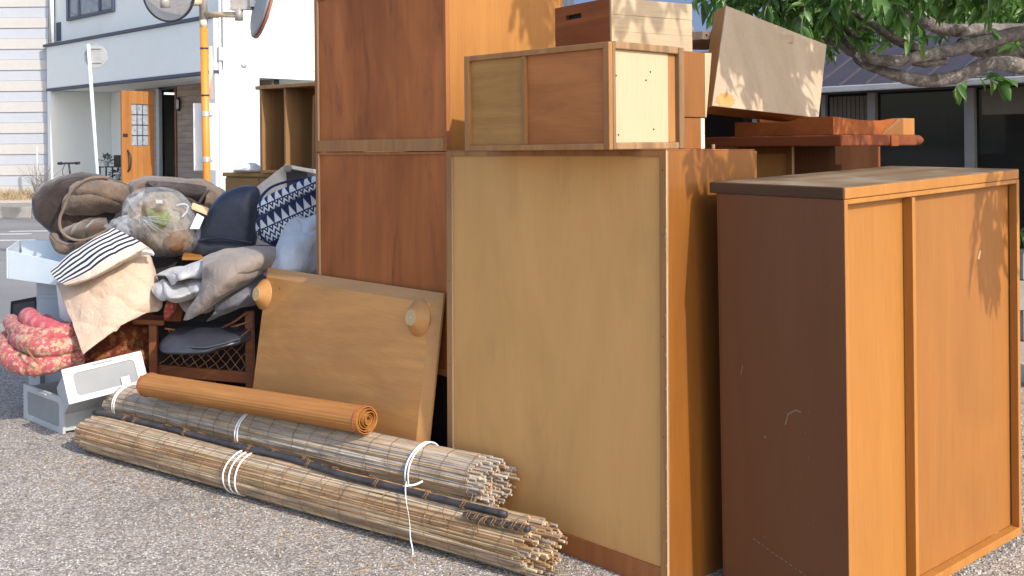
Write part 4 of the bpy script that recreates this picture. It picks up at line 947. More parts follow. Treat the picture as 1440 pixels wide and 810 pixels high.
own(MB().tube(spl([U(280, 286, 6.49), U(286, 276, 6.49), U(294, 267, 6.5)], 12), .009, 8).build('piped_edge', PIPING, smooth=True), f2)
own(cloth('blanket_flap', [[(206, 254, 6.6), (246, 256, 6.56), (290, 262, 6.6)], [(214, 262, 6.5), (250, 268, 6.47), (290, 276, 6.52)], [(226, 265, 6.52), (256, 276, 6.49), (286, 292, 6.54)]], FLEECED, None, 50, 30, .008, 24, .6, .006), f2)

# clear rubbish bag
def m_clear():
    m = NT('clear_bag_film'); m.b.inputs['Base Color'].default_value = (.9, .93, .97, 1); m.b.inputs['Roughness'].default_value = .12
    tr_ = m.n("ShaderNodeBsdfTransparent"); mx = m.n("ShaderNodeMixShader"); lw = m.n("ShaderNodeLayerWeight", Blend=.35)
    n = m.noise(m.coords(rand=False), 11, 5, .6, .6); v = m.math('ADD', m.math('MULTIPLY', lw.outputs['Facing'], .20), m.math('MULTIPLY', m.math('SUBTRACT', n, .38), .55), True)
    m.l(v, mx.inputs[0]); m.l(tr_.outputs[0], mx.inputs[1]); m.l(m.b.outputs[0], mx.inputs[2]); m.l(mx.outputs[0], m.o.inputs['Surface'])
    m.bump(m.noise(m.coords((1, 1, .4), rand=False), 26, 4, 1.2, .6), .9, .01); return m.m
CLEAR = m_clear()
bg_ = root('rubbish_bag', U(226, 355, 6.1), label='clear plastic bag stuffed with brown and lime green rubbish, tied on its left', cat='bag')
LEAFM = NT('bagged_rubbish'); v = LEAFM.coords(rand=False); n_a = LEAFM.noise(v, 7, 5, .8, .6); n_b = LEAFM.noise(v, 26, 4, .6, .6)
c = LEAFM.ramp(n_a, [(.28, lin(84, 62, 44, .6)), (.42, lin(134, 114, 90, .7)), (.55, lin(156, 142, 120, .7)), (.68, lin(110, 88, 70, .6))]); c = LEAFM.mix(.6, c, LEAFM.ramp(n_b, [(.3, g4(.5)), (.6, g4(1))]), 'MULTIPLY')
LEAFM.l(c, LEAFM.b.inputs['Base Color']); LEAFM.b.inputs['Roughness'].default_value = .8; LEAFM.bump(n_b, .7, .01); LEAFM = LEAFM.m
own(inflate('stuffing', [(182, 300), (190, 284), (212, 272), (238, 270), (252, 284), (262, 300), (270, 330), (264, 350), (240, 357), (214, 354), (196, 340), (184, 322)], 6.1, .15, LEAFM, None, amp=.016, freq=24, ang=.4), bg_)
GRN = plain('lime_green_stuff', lin(138, 150, 76, .55), .7, var=.35, scale=60, bump=.6, bscale=120)
for ol, Y in (([(210, 304), (226, 298), (238, 296), (241, 308), (236, 318), (224, 322), (214, 316)], 5.975), ([(206, 298), (214, 292), (224, 293), (218, 302), (208, 306)], 5.98), ([(180, 300), (184, 292), (191, 293), (192, 300), (184, 303)], 6.04)):
    own(inflate('green_scrap', ol, Y, .04, GRN, None, na=24, nr=6, amp=.004), bg_)
own(inflate('russet_scrap', [(232, 332), (252, 322), (268, 330), (262, 350), (246, 356), (232, 346)], 6.02, .08, plain('russet_scrap', lin(140, 100, 64, .6), .8, var=.4, scale=24, bump=.6, bscale=60), None, na=30, nr=8, amp=.01), bg_)
own(inflate('bag_film', [(176, 300), (178, 284), (186, 272), (204, 264), (226, 263), (246, 268), (262, 282), (276, 300), (282, 326), (274, 352), (244, 361), (212, 358), (192, 342), (178, 322)], 6.1, .2, CLEAR, None, amp=.013, freq=36, ang=.9), bg_)
own(cloth('bag_neck', [[(178, 278, 6.02), (188, 276, 6.0), (202, 268, 6.0)], [(184, 290, 5.94), (192, 288, 5.92), (200, 284, 5.94)], [(192, 304, 5.90), (195, 304, 5.89), (198, 304, 5.9)]], CLEAR, None, 24, 20, .01, 70, 1.5, .001), bg_)
own(cloth('bag_tail', [[(146, 318, 6.02), (160, 308, 6.0), (184, 300, 5.98), (196, 302, 5.95)], [(150, 322, 6.0), (166, 316, 5.97), (186, 310, 5.95), (197, 306, 5.94)], [(160, 326, 6.0), (178, 326, 5.97), (194, 320, 5.95), (200, 310, 5.94)]], CLEAR, None, 30, 20, .012, 60, 1.0, .001), bg_)
cr_ = MB(); rn = random.Random(8)
for i in range(16):      # creases radiating from the knot, in the film
    a = rn.uniform(-.2, 1.5); Ls = rn.uniform(18, 58); x0, y0 = 196, 306
    pts_ = [U(x0 + math.cos(a) * Ls * t, y0 + math.sin(a) * Ls * t + 4 * t * t, 5.93 + .05 * (t * .6 + .35 * (t - .5) ** 2) - .03 * math.sin(t * 3)) for t in (0, .25, .5, .75, 1)]
    cr_.tube(spl(pts_, 14), [.0014 * (1 - i_ / 16) + .0004 for i_ in range(14)], 4)
own(cr_.build('film_crease', plain('film_white', lin(204, 210, 218, .5), .3, var=.05), smooth=True), bg_)
own(MB().plate([U(219, 281, 5.9), U(228, 281, 5.9), U(229, 286, 5.9), U(219, 286, 5.9)], Vector((0, 1, 0)), .002).build('white_label', WHITE_P), bg_)
own(MB().tube(spl([U(248, 289, 5.97), U(258, 287, 5.98), U(264, 290, 5.99), U(262, 298, 5.99), U(256, 305, 5.98)], 20), .005, 8).build('bag_handle', WHITE_P, smooth=True), bg_)
tag(MB().plate([U(271, 288, 6.1), U(294, 296, 6.1), U(291, 303, 6.05), U(269, 294, 6.05)], ZD, .014).build('wood_offcut', plain('pale_wood_offcut', lin(238, 204, 158, .75), .6, var=.1), bevel=.002), 'pale wooden offcut lying between the clear bag and the navy leather cushion', 'offcut')
tag(MB().plate([U(277, 300, 6.06), U(287, 306, 6.06), U(280, 322, 6.0), U(267, 322, 6.0)], Vector((0, 1, .4)), .003).build('paper_scrap', plain('white_paper2', lin(232, 236, 240, .85), .7, var=.04)), 'white paper scrap tucked beside the navy leather cushion', 'paper')

# navy leather seat shell
nv = root('leather_cushion', U(315, 360, 6.2), label='navy leather chair cushion with rounded lower lip between clear bag and patterned bag', cat='cushion')
own(inflate('cushion_body', [(271, 346), (270, 332), (282, 312), (296, 292), (312, 273), (334, 263), (352, 261), (364, 268), (366, 300), (360, 340), (352, 354), (320, 360), (290, 362), (276, 357)], 6.2, .10, LEATHER, None, amp=.004, freq=14, ang=.3, sharp=.35, cen=(322, 318)), nv)
own(MB().tube(spl([U(274, 340, 6.075), U(290, 336, 6.06), U(316, 335, 6.055), U(340, 339, 6.06), U(356, 342, 6.08)], 30), .006, 8).build('seam_piping', LEATHER, smooth=True), nv)
own(inflate('front_lip', [(272, 350), (276, 341), (296, 339), (324, 339), (350, 345), (350, 356), (320, 362), (290, 364), (276, 360)], 6.12, .07, LEATHERB, None, amp=.003, sharp=.5), nv)
own(MB().lathe([(.006, 0), (.004, -.004), (.001, -.005)], 12, U(345, 320, 6.085), 'y').build('button', DARKM), nv)

# pale case behind
pc = root('open_case', U(400, 330, 6.35), label='off white open case with a round knob and dark inside, behind the patterned bag', cat='case')
OW = plain('off_white_vinyl', lin(222, 216, 208, .75), .6, var=.06, dirt=.15, dirtcol=(.4, .37, .33, 1))
plates('side_panel', pc, [U(361, 262, 6.25), U(400, 232, 6.5), U(404, 300, 6.45), U(392, 345, 6.3), U(358, 345, 6.2)], Vector((.2, 1, 0)), .02, OW, .006)
plates('top_rim', pc, [U(400, 231, 6.48), U(452, 240, 6.6), U(452, 246, 6.6), U(402, 236, 6.46)], Vector((0, 1, 0)), .02, OW, .003)
plates('inner_panel', pc, [U(402, 236, 6.56), U(456, 245, 6.7), U(456, 300, 6.7), U(404, 300, 6.56)], Vector((0, 1, 0)), .02, DARKM, .003)
own(MB().lathe([(.022, .0), (.022, -.03), (.016, -.036)], 24, U(406, 237, 6.46), 'y').build('round_knob', plain('taupe_knob', lin(160, 146, 140, .7), .5), bevel=.002), pc)
# patterned bag
def m_nordic():
    m = NT('navy_white_zigzag'); tc = m.n("ShaderNodeTexCoord"); rt = m.n("ShaderNodeMapping"); rt.inputs['Rotation'].default_value = (0, 0, R(-24)); m.l(tc.outputs['UV'], rt.inputs[0])
    sx = m.n("ShaderNodeSeparateXYZ"); m.l(rt.outputs[0], sx.inputs[0]); x, y = sx.outputs[0], sx.outputs[1]
    def tri(k): return m.math('MULTIPLY', m.math('ABSOLUTE', m.math('SUBTRACT', m.math('FRACT', m.math('MULTIPLY', x, k)), .5)), 2.0)
    row = m.math('MULTIPLY', y, 4.6); rf = m.math('FRACT', row); rid = m.math('FLOOR', row); par = m.math('MODULO', m.math('ABSOLUTE', rid), 2.0)
    t1_ = m.math('GREATER_THAN', tri(9.0), m.math('MULTIPLY', rf, 1.25)); zz = m.math('LESS_THAN', m.math('FRACT', m.math('ADD', m.math('MULTIPLY', rf, 2.5), m.math('MULTIPLY', tri(13.0), .8))), .5)
    pick = m.math('ADD', m.math('MULTIPLY', t1_, m.math('SUBTRACT', 1.0, par)), m.math('MULTIPLY', zz, par)); line = m.math('GREATER_THAN', rf, .09); f_ = m.math('MULTIPLY', pick, line)
    c = m.mix(f_, lin(48, 64, 108, .85), lin(222, 228, 230, .85)); m.l(c, m.b.inputs['Base Color']); m.b.inputs['Roughness'].default_value = .9; m.b.inputs['Specular IOR Level'].default_value = .15; m.bump(m.noise(m.coords(rand=False), 300, 2), .4, .001); return m.m
NOR = m_nordic()
pb_ = root('patterned_bag', U(410, 340, 6.0), label='navy and white zigzag patterned fabric bag beside the tall closet', cat='bag')
own(inflate('bag_body', [(360, 318), (366, 300), (384, 288), (410, 276), (436, 262), (456, 250), (462, 300), (456, 326), (420, 340), (396, 346), (376, 342), (364, 334)], 6.02, .09, NOR, None, amp=.004, freq=20, sharp=.4), pb_)
own(inflate('bag_flap', [(362, 292), (366, 284), (382, 272), (410, 260), (440, 248), (458, 246), (460, 262), (434, 272), (404, 288), (380, 300), (366, 302)], 5.97, .06, NOR, None, amp=.003, freq=20, sharp=.4, seed=3), pb_)
NAVY = fabric('navy_webbing', lin(48, 60, 100, .8), lin(36, 46, 82, .8))
own(MB().tube(spl([U(366, 290, 5.93), U(368, 276, 5.95), U(384, 262, 6.0), U(410, 254, 6.02), U(428, 252, 6.02)], 30), .009, 8, flat=.5).build('bag_strap', NAVY, smooth=True), pb_)
own(MB().tube(spl([U(361, 312, 5.92), U(380, 298, 5.885), U(412, 284, 5.885), U(450, 264, 5.90)], 30), .006, 8).build('seam_piping', NAVY, smooth=True), pb_)
own(MB().tube(spl([U(364, 322, 5.93), U(370, 336, 5.95), U(392, 347, 5.96), U(420, 342, 5.95)], 30), .006, 8).build('seam_piping', NAVY, smooth=True), pb_)

# felt cloths over the armchair
def cl(nm, lab, ctrl, mat, **kw):
    r_ = root(nm, U(*ctrl[len(ctrl) // 2][0]), label=lab, cat='cloth', group='felt cloths draped over the armchair')
    own(cloth('cloth_sheet', ctrl, mat, None, **kw), r_); return r_
c1 = cl('felt_cloth', 'pale blue grey felt rising to a peak against the tall closet, below the patterned bag',
   [[(410, 296, 6.0), (426, 306, 5.88), (446, 302, 5.86), (470, 306, 5.9)],
    [(400, 322, 5.92), (418, 324, 5.78), (440, 324, 5.76), (466, 330, 5.86)],
    [(388, 346, 5.84), (404, 350, 5.68), (428, 352, 5.68), (460, 356, 5.8)],
    [(374, 372, 5.80), (394, 378, 5.62), (420, 382, 5.62), (456, 384, 5.76)],
    [(364, 384, 5.84), (384, 392, 5.7), (410, 396, 5.7), (450, 396, 5.8)]], BLUECL, nu=80, nv=80, amp=.022, freq=15, ang=.8, thick=.006, seed=1)
c2 = cl('felt_cloth', 'wide taupe felt fold hanging to a point in front of the black cushion',
   [[(286, 362, 5.74), (306, 354, 5.72), (336, 348, 5.74), (372, 346, 5.8), (400, 350, 5.86)],
    [(284, 376, 5.60), (306, 368, 5.54), (336, 364, 5.54), (370, 360, 5.62), (394, 364, 5.76)],
    [(284, 394, 5.58), (302, 390, 5.50), (330, 384, 5.48), (356, 378, 5.56), (380, 378, 5.72)],
    [(278, 414, 5.58), (292, 412, 5.50), (314, 404, 5.48), (342, 394, 5.56), (364, 390, 5.72)],
    [(266, 434, 5.60), (278, 434, 5.54), (294, 426, 5.52), (316, 414, 5.58), (340, 404, 5.72)],
    [(257, 450, 5.64), (264, 450, 5.60), (276, 444, 5.58), (290, 434, 5.62), (306, 424, 5.72)]], TAUPECL, nu=90, nv=90, amp=.016, freq=11, ang=.9, thick=.007, seed=6)
c3 = cl('felt_cloth', 'light grey felt with crumpled end next to the cream cloth',
   [[(218, 388, 5.86), (234, 379, 5.84), (262, 372, 5.84), (292, 362, 5.80), (320, 352, 5.8)],
    [(228, 386, 5.74), (246, 382, 5.68), (268, 376, 5.68), (292, 372, 5.66), (318, 366, 5.72)],
    [(242, 400, 5.70), (254, 394, 5.62), (270, 388, 5.64), (292, 382, 5.64), (316, 382, 5.72)],
    [(238, 392, 5.80), (254, 390, 5.76), (274, 392, 5.72), (294, 392, 5.70), (312, 396, 5.76)]], GREYCL, nu=80, nv=60, amp=.020, freq=20, ang=1.0, thick=.007, seed=9)
own(cloth('lower_fold', [[(212, 402, 5.86), (228, 392, 5.78), (246, 398, 5.80), (276, 392, 5.76), (300, 388, 5.76)],
                     [(216, 412, 5.76), (232, 408, 5.66), (252, 410, 5.66), (278, 402, 5.64), (300, 398, 5.68)],
                     [(228, 424, 5.70), (240, 420, 5.60), (258, 416, 5.60), (282, 408, 5.60), (298, 406, 5.66)],
                     [(240, 424, 5.76), (252, 424, 5.70), (270, 420, 5.68), (288, 414, 5.68), (298, 412, 5.72)]], GREYCL, None, 80, 60, .020, 22, .9, .007, 12), c3)
own(cloth('under_fold', [[(250, 424, 5.82), (270, 414, 5.78), (300, 408, 5.78)], [(262, 440, 5.74), (282, 434, 5.70), (304, 424, 5.74)], [(272, 440, 5.78), (290, 440, 5.74), (306, 432, 5.78)]], TAUPECL, None, 40, 30, .008, 22, .6, .006, 2), c3)
c4 = cl('felt_cloth', 'darker blue grey felt layers under the taupe fold and behind the cone feet',
   [[(300, 408, 5.86), (330, 396, 5.84), (360, 384, 5.86), (400, 376, 5.95)],
    [(302, 424, 5.74), (328, 414, 5.70), (356, 402, 5.74), (392, 396, 5.85)],
    [(300, 440, 5.72), (326, 430, 5.66), (354, 416, 5.70), (388, 410, 5.82)],
    [(290, 452, 5.80), (322, 440, 5.74), (352, 430, 5.76), (384, 424, 5.86)]], fabric('storm_grey_felt', lin(150, 152, 164, .7), lin(110, 110, 122, .7)), nu=60, nv=50, amp=.014, freq=26, ang=1.2, thick=.006, seed=3)

# ---- armchair with net sides
ac = root('armchair', G(220, 590), label='wooden armchair with netted side and flat arm, half buried under felt cloths', cat='armchair')
P0 = G(216, 586, .02); Ya = P0.y
def bm_(a, b, w_, h_, nm, m=W_CHAIR):
    d = (b - a).normalized(); s_ = d.cross(ZD); s_ = s_.normalized() if s_.length > .1 else Vector((1, 0, 0)); t_ = s_.cross(d).normalized()
    if s_.length < .1: t_ = Vector((0, 1, 0))
    mb = MB(); q = [a + s_ * i * w_ / 2 + t_ * j * h_ / 2 for i, j in ((-1, -1), (1, -1), (1, 1), (-1, 1))]
    mb.plate(q, d, (b - a).length); return own(mb.build(nm, m, bevel=.004), ac)
p_t = U(216, 455, Ya); p_b = Vector((p_t.x, p_t.y, .0))
bm_(p_b, p_t, .045, .04, 'leg')
plates('armrest', ac, [U(187, 449, Ya - .05), U(231, 451, Ya - .05), U(233, 443, Ya + .12), U(190, 442, Ya + .12)], -ZD, .03, W_CHAIR, .008)
r0 = U(223, 520, Ya + .02); r1 = U(352, 531, Ya - .10)
bm_(r0, r1, .03, .062, 'side_rail'); 
p2t = U(392, 372, 6.35); bm_(Vector((p2t.x, p2t.y, 0)), p2t, .045, .04, 'leg')
plates('armrest', ac, [U(402, 379, 6.0), U(452, 385, 5.9), U(452, 372, 6.2), U(402, 370, 6.3)], -ZD, .035, W_CHAIR, .008)
bm_(Vector((r1.x, r1.y, 0)), Vector((r1.x, r1.y, .62)), .045, .04, 'leg'); bm_(r0 + Vector((.1, .55, .1)), r1 + Vector((.1, .6, .1)), .03, .06, 'rear_rail')
bl = Vector((p_b.x + .15, p_b.y + .6, 0)); bm_(bl, bl + ZD * .8, .045, .04, 'leg')
o_ = plates('side_board', ac, [U(236, 424, 5.98), U(258, 428, 5.96), U(254, 452, 5.92), U(230, 452, 5.94)], Vector((0, 1, 0)), .02, W_REDD)
net = MB()      # diamond net between rail and seat
def NP(a, b):   # a along rail, b up
    top = lrp(U(232, 462, 5.93), U(352, 452, 5.82), a); bot = lrp(r0 + ZD * .03, r1 + ZD * .03, a); p = lrp(bot, top, b); return p + Vector((0, .03 * math.sin(b * 3.1), -.035 * math.sin(a * math.pi) * b))
for i in range(-4, 10):
    for sgn in (1, -1):
        pts_ = []
        for s in range(9):
            b = s / 8; a = i / 9 + sgn * b * .42 + .008 * math.sin(s * 2.0 + i)
            if 0 <= a <= 1: pts_.append(NP(a, b))
        if len(pts_) > 2: net.tube(pts_, .0022, 5)
net.tube([NP(i / 12, 1.0) for i in range(13)], .005, 6)
tag(own(net.build('netting', NETC), ac), kind='stuff')
own(MB().tube(spl([U(346, 440, 5.8), U(330, 452, 5.8), U(310, 462, 5.82)], 10), .006, 6).build('cane_strip', W_CHAIR), ac)
own(MB().tube(spl([U(352, 462, 5.72), U(338, 474, 5.72), U(326, 482, 5.74)], 10), .005, 6).build('cane_strip', W_CHAIR), ac)
sc_ = root('black_cushion', U(290, 490, 5.85), label='slate black leather seat cushion lying on the netted armchair', cat='cushion')
own(inflate('cushion_body', [(229, 480), (240, 468), (258, 459), (290, 457), (330, 459), (352, 462), (350, 478), (326, 486), (300, 494), (262, 495), (234, 492)], 5.82, .17, LEATHERB, None, amp=.005, freq=12, sharp=.35, tilt=(0, -.003)), sc_)
own(MB().tube(spl([U(230, 481, 5.75), U(250, 486, 5.66), U(285, 489, 5.62), U(315, 483, 5.64), U(338, 476, 5.68)], 30), .004, 6).build('seam_piping', plain('grey_piping', lin(96, 100, 112, .5), .6), smooth=True), sc_)
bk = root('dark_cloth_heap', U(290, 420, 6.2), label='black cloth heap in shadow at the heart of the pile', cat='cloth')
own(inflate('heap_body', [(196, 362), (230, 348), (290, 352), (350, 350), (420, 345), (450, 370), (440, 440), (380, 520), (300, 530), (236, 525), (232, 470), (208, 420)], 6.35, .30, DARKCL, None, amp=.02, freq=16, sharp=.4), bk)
tag(MB().plate([U(256, 366, 5.96), U(286, 366, 5.96), U(282, 360, 6.1), U(258, 359, 6.1)], ZD, .015).build('wood_offcut', W_ORANGE, bevel=.002), 'orange wooden strip poking out under the navy leather cushion', 'offcut')
rs = tag(inflate('red_dotted_cloth', [(231, 436), (236, 424), (246, 424), (247, 436), (240, 446), (232, 450)], 5.85, .03, m_floral('red_dots', (.34, .05, .03, 1), (.42, .2, .17, 1), 110, .36, 60), None, na=30, nr=6, amp=.003), 'scrap of red dotted cloth above the chair arm', 'cloth')
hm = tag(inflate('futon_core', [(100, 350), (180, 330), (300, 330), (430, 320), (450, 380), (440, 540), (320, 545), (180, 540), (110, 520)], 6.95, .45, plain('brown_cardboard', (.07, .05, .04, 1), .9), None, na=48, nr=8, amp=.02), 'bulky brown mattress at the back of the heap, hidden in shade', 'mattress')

# ================================================================== WHITE HOUSE ACROSS THE ROAD
HR = root('white_house', (-13.06, 30.0, 0), -44.2, label='white two storey house across the road with grey balcony wall and recessed timber entrance', cat='house')
HM = HR.matrix_world.copy(); HI = HM.inverted(); hn = -(HM.to_3x3() @ Vector((0, 1, 0))); hx = HM.to_3x3() @ Vector((1, 0, 0))
def HL(px, py, yd): return HI @ PL(px, py, HM @ Vector((0, yd, 0)), hn)
def HS(px, py, xd): return HI @ PL(px, py, HM @ Vector((xd, 0, 0)), hx)
WHITE_H = plain('white_house_render', (.80, .825, .81, 1), .85, var=.015, bump=.1, bscale=40, spec=.2, dirt=.10, dirtcol=(.5, .5, .52, 1), scale=1.3)
NAVYM = plain('navy_trim', lin(70, 80, 104, .8), .5)
hb = lambda n, a, b, m=WHITE_H, bv=.004: bx(n, a, b, m, HR, bv)
hb('balcony_wall', (0, 0, 3.30), (9.0, .15, 4.46)); hb('balcony_cap', (-.12, -.06, 4.465), (9.0, .2, 4.54), NAVYM); hb('soffit_trim', (-.02, -.02, 3.225), (8.995, .16, 3.295), NAVYM)
hb('soffit_panel', (0.201, .165, 3.24), (8.98, 2.4, 3.3), WHITE_H); hb('upper_wall', (.0, .25, 4.3), (8.98, .45, 9))
hb('upper_end_wall', (.0, .451, 3.301), (.199, 13.79, 9)); hb('left_wall', (.002, .004, .25), (.2, 13.79, 3.222))
hb('entrance_wall', (.21, 1.75, .25), (1.79, 1.9, 3.235)); hb('floor_slab', (-.3, -.6, .0), (9.4, 12, .3), CONC)
hb('balcony_floor', (.0, .16, 3.305), (8.9, .249, 3.4), CONC); hb('side_pier', (8.7, .02, .3), (8.999, .22, 3.22))
# lit end wall with the garage opening
e0 = HS(364, 108, 9.0); yA = e0.y; zA = 3.17
hb('end_wall', (8.9, .221, .3), (9.02, yA, 9)); hb('end_wall', (8.9, yA, zA), (9.02, 14, 9)); hb('end_wall', (8.9, yA + 6, .3), (9.02, 14, zA))
hb('garage_rear_wall', (6.9, yA, .3), (7.0, yA + 6, zA + .1)); hb('garage_side_wall', (7.0, yA - .1, .3), (8.899, yA, zA + .1)); hb('garage_ceiling', (7.0, yA, zA + .005), (8.899, yA + 6, zA + .1))
hb('rear_wall', (.2, 13.8, .3), (8.899, 14, 9)); hb('roof', (-.2, .1, 9.01), (9.1, 14.1, 9.2), NAVYM)
JM = plain('grey_joint', lin(196, 200, 204, .8), .8)
jz = HS(400, 99, 9.02).z
hb('wall_joint', (9.0205, .3, jz), (9.024, 13.9, jz + .025), JM, 0); hb('wall_joint', (9.0205, .0 + .28, .3), (9.026, .31, 9), JM, 0)
q = HS(307, 60, 9.02); hb('conduit', (9.021, q.y, .5), (9.06, q.y + .05, 8.9), WHITE_H)
q = HS(300, 66, 9.02); hb('meter_box', (9.021, .06, q.z - .3), (9.10, .2, q.z), JM)
q = HS(343, 88, 9.02); MB().lathe([(.09, 0), (.1, .04), (.05, .09)], 16, (9.021, q.y, q.z), 'x').build('vent_hood', WHITE_H, HR)
# timber clad wall beside the door
CL = wood('grey_brown_cladding', (.50, .39, .32, 1), (.36, .27, .22, 1), grain='x', scale=5, stain=(.5, .6), rough=.75)
xa, xb = 1.80, 8.69; zz = .31; i = 0; dL, dR = HL(223, 200, 1.7).x, HL(249, 200, 1.7).x; dT = HL(235, 126, 1.7).z
while zz < 3.22:
    z2 = min(zz + .155, 3.235)
    for (s0, s1) in (((xa, dL - .06), (dR + .01, xb)) if zz < dT else ((xa, xb),)):
        cuts = [s0] + sorted(RND.uniform(s0 + .3, s1 - .3) for _ in range(1 if s1 - s0 > 1 else 0)) + [s1]
        for a, b in zip(cuts, cuts[1:]): MB().box((a + .002, 1.70 + RND.uniform(0, .006), zz), (b - .002, 1.75, z2 - .006)).build('plank', CL, HR)
    zz = z2; i += 1
hb('hall_backing', (1.80, 1.752, .31), (dL - .05, 1.9, 3.235), DARKM); hb('hall_backing', (dR, 1.752, .31), (8.69, 1.9, 3.235), DARKM); hb('hall_interior', (dL - .3, 2.9, .31), (dR + .5, 2.95, 3.2), plain('dim_hall', (.06, .055, .05, 1), .9))
hb('door_frame', (dL - .055, 1.66, .31), (dL + .10, 1.76, dT + .04), WHITE_P); hb('door_frame', (dR - .07, 1.67, .31), (dR, 1.76, dT + .04), W_CHAIR); hb('door_lintel', (dL + .101, 1.67, dT), (dR - .071, 1.76, dT + .04), DARKM)
hb('hall_cabinet', (dL + .15, 2.4, .31), (dL + .4, 2.6, dT - .5), GREY_P)
lam = hb('wall_lamp', HL(246, 156, 1.62), HL(253, 137, 1.69), DARKM); bx('lamp_glass', HL(247.5, 153, 1.60), HL(251.5, 140, 1.615), plain('lamp_glass_mat', lin(190, 180, 170, .8), .3), None).parent = lam
# open door leaf
D0, D1 = U(171, 130, 25.2), U(216, 130, 26.0); zb_, zt_ = .33, U(171, 127, 25.2).z
D0.z = D1.z = zb_; dd = (D1 - D0); Wd = dd.length; dd.normalize(); dn = Vector((dd.y, -dd.x, 0)); Hd = zt_ - zb_
def dq(nm, a, b, h0, h1, off, t, m):
    p = D0 + dn * off
    return own(MB().plate([p + dd * a + ZD * h0, p + dd * b + ZD * h0, p + dd * b + ZD * h1, p + dd * a + ZD * h1], -dn, t).build(nm, m, bevel=.003), HR)
gw0, gw1, gh0, gh1 = Wd * .3, Wd * .82, Hd * .50, Hd * .88
nb = 8
leaf = dq('front_door', 0, gw0, 0, Hd, 0, .05, W_DOOR)
def sub(o): o.matrix_parent_inverse = Matrix.Identity(4); o.parent = leaf; o.matrix_parent_inverse = leaf.matrix_world.inverted(); return o
bpy.context.view_layer.update()
def dsub(*a):
    o = dq(*a); wm = HM @ HI; o.parent = leaf; o.matrix_parent_inverse = (leaf.matrix_world).inverted(); return o
pw = (Wd - gw0) / 4
for i in range(4):
    a, b = gw0 + i * pw + .003, gw0 + (i + 1) * pw
    dsub('door_board', a, b, 0, gh0, 0, .045, W_DOOR); dsub('door_board', a, b, gh1, Hd, 0, .045, W_DOOR)
dsub('door_stile', gw1, Wd, gh0 + .002, gh1 - .002, .001, .045, W_DOOR)
dsub('door_glass', gw0, gw1, gh0, gh1, -.015, .01, plain('leaded_glass', lin(176, 184, 196, .7), .12, var=.3, scale=14))
for i in range(1, 3): dsub('glazing_bar', gw0 + (gw1 - gw0) * i / 3 - .008, gw0 + (gw1 - gw0) * i / 3 + .008, gh0, gh1, -.002, .01, DARKM)
for i in range(5): dsub('glazing_bar', gw0, gw1, gh0 + (gh1 - gh0) * i / 4 - .009, gh0 + (gh1 - gh0) * i / 4 + .009, -.0005, .01, DARKM)
hp = D0 + dd * gw0 * .55 + dn * .0; h_ = MB().tube(spl([hp + ZD * Hd * .27, hp + dn * .09 + ZD * Hd * .30, hp + dn * .1 + ZD * Hd * .40, hp + ZD * Hd * .46], 14), .022, 8).build('door_handle', DARKM, smooth=True); h_.parent = leaf; h_.matrix_parent_inverse = leaf.matrix_world.inverted()
l_ = dq('lock_plate', .02, .16, Hd * .58, Hd * .61, .012, .012, DARKM); l_.parent = leaf; l_.matrix_parent_inverse = leaf.matrix_world.inverted()
# upper windows
def hwin(p0, p1, yd, bars):
    a, b = HL(*p0, yd), HL(*p1, yd); x0, x1 = sorted((a.x, b.x)); z0, z1 = sorted((a.z, b.z)); z1 = max(z1, z0 + 1.15) if p1[1] < 5 else z1
    fr = hb('window', (x0 - .07, yd - .05, z0 - .07), (x1 + .07, yd + .02, z0), NAVYM)
    for s in ((x0 - .07, x0), (x1, x1 + .07)): 
        o = bx('window_frame', (s[0], yd - .05, z0), (s[1], yd + .02, z1 + .07), NAVYM, None); o.parent = fr
    o = bx('window_frame', (x0, yd - .05, z1), (x1, yd + .02, z1 + .07), NAVYM, None); o.parent = fr
    cuts = [0] + bars + [1]
    for c0_, c1_ in zip(cuts, cuts[1:]):
        o = bx('window_pane', (x0 + (x1 - x0) * c0_ + .03, yd + .0, z0 + .03), (x0 + (x1 - x0) * c1_ - .03, yd + .012, z1 - .03), plain('sky_lit_glass', lin(140, 158, 178, .6), .08, var=.25, scale=3, spec=.8), None); o.parent = fr
    for c0_ in bars: o = bx('window_frame', (x0 + (x1 - x0) * c0_ - .03, yd - .04, z0), (x0 + (x1 - x0) * c0_ + .03, yd + .015, z1), NAVYM, None); o.parent = fr
hwin((97, 26), (159, 2), .22, [.25, .72])
hb('narrow_window', HL(79, 58, .22), HL(86, 31, .249), NAVYM)
# downpipe, on the house's left corner
own(MB().tube([U(74, 62, 30.0), U(72, -40, 30.0)], .05, 10).build('downpipe', WHITE_H, smooth=True), HR)

# striped building far left
SB = root('striped_building', (-13.4, 30.2, .27), label='building with pale and blue grey horizontal stripes at the far left edge', cat='building')
S1 = plain('stripe_cream', (.50, .485, .47, 1), .8, var=.03); S2 = plain('stripe_blue', (.44, .465, .52, 1), .8, var=.03)
bx('wall', (-25, .05, 0), (.3, 6, 10), S2, SB)
z = .0; i = 0
while z < 9.9:
    h = .298; MB().box((-25, .03 if i % 2 else 0, z), (.3, .049, z + h - .01)).build('siding_panel', S1 if i % 2 == 0 else S2, SB); z += h; i += 1
dg = MB(); rn = random.Random(2)
for cx_, cy_, s in [(U(5, 270, 29).x, 29, .3), (U(23, 268, 29).x, 29.2, .34), (U(44, 268, 29).x, 29, .32), (U(16, 276, 28).x, 28, .2), (U(-20, 270, 29).x, 29, .4)]:
    for k in range(120):
        a = rn.uniform(0, 6.28); b = Vector((cx_ + rn.gauss(0, .3), cy_ + rn.gauss(0, .2), .27)); t = b + Vector((rn.gauss(0, .18), rn.gauss(0, .18), s * rn.uniform(.4, 1.1)))
        dg.add([b, b + Vector((.02, 0, 0)), t], [(0, 1, 2)])
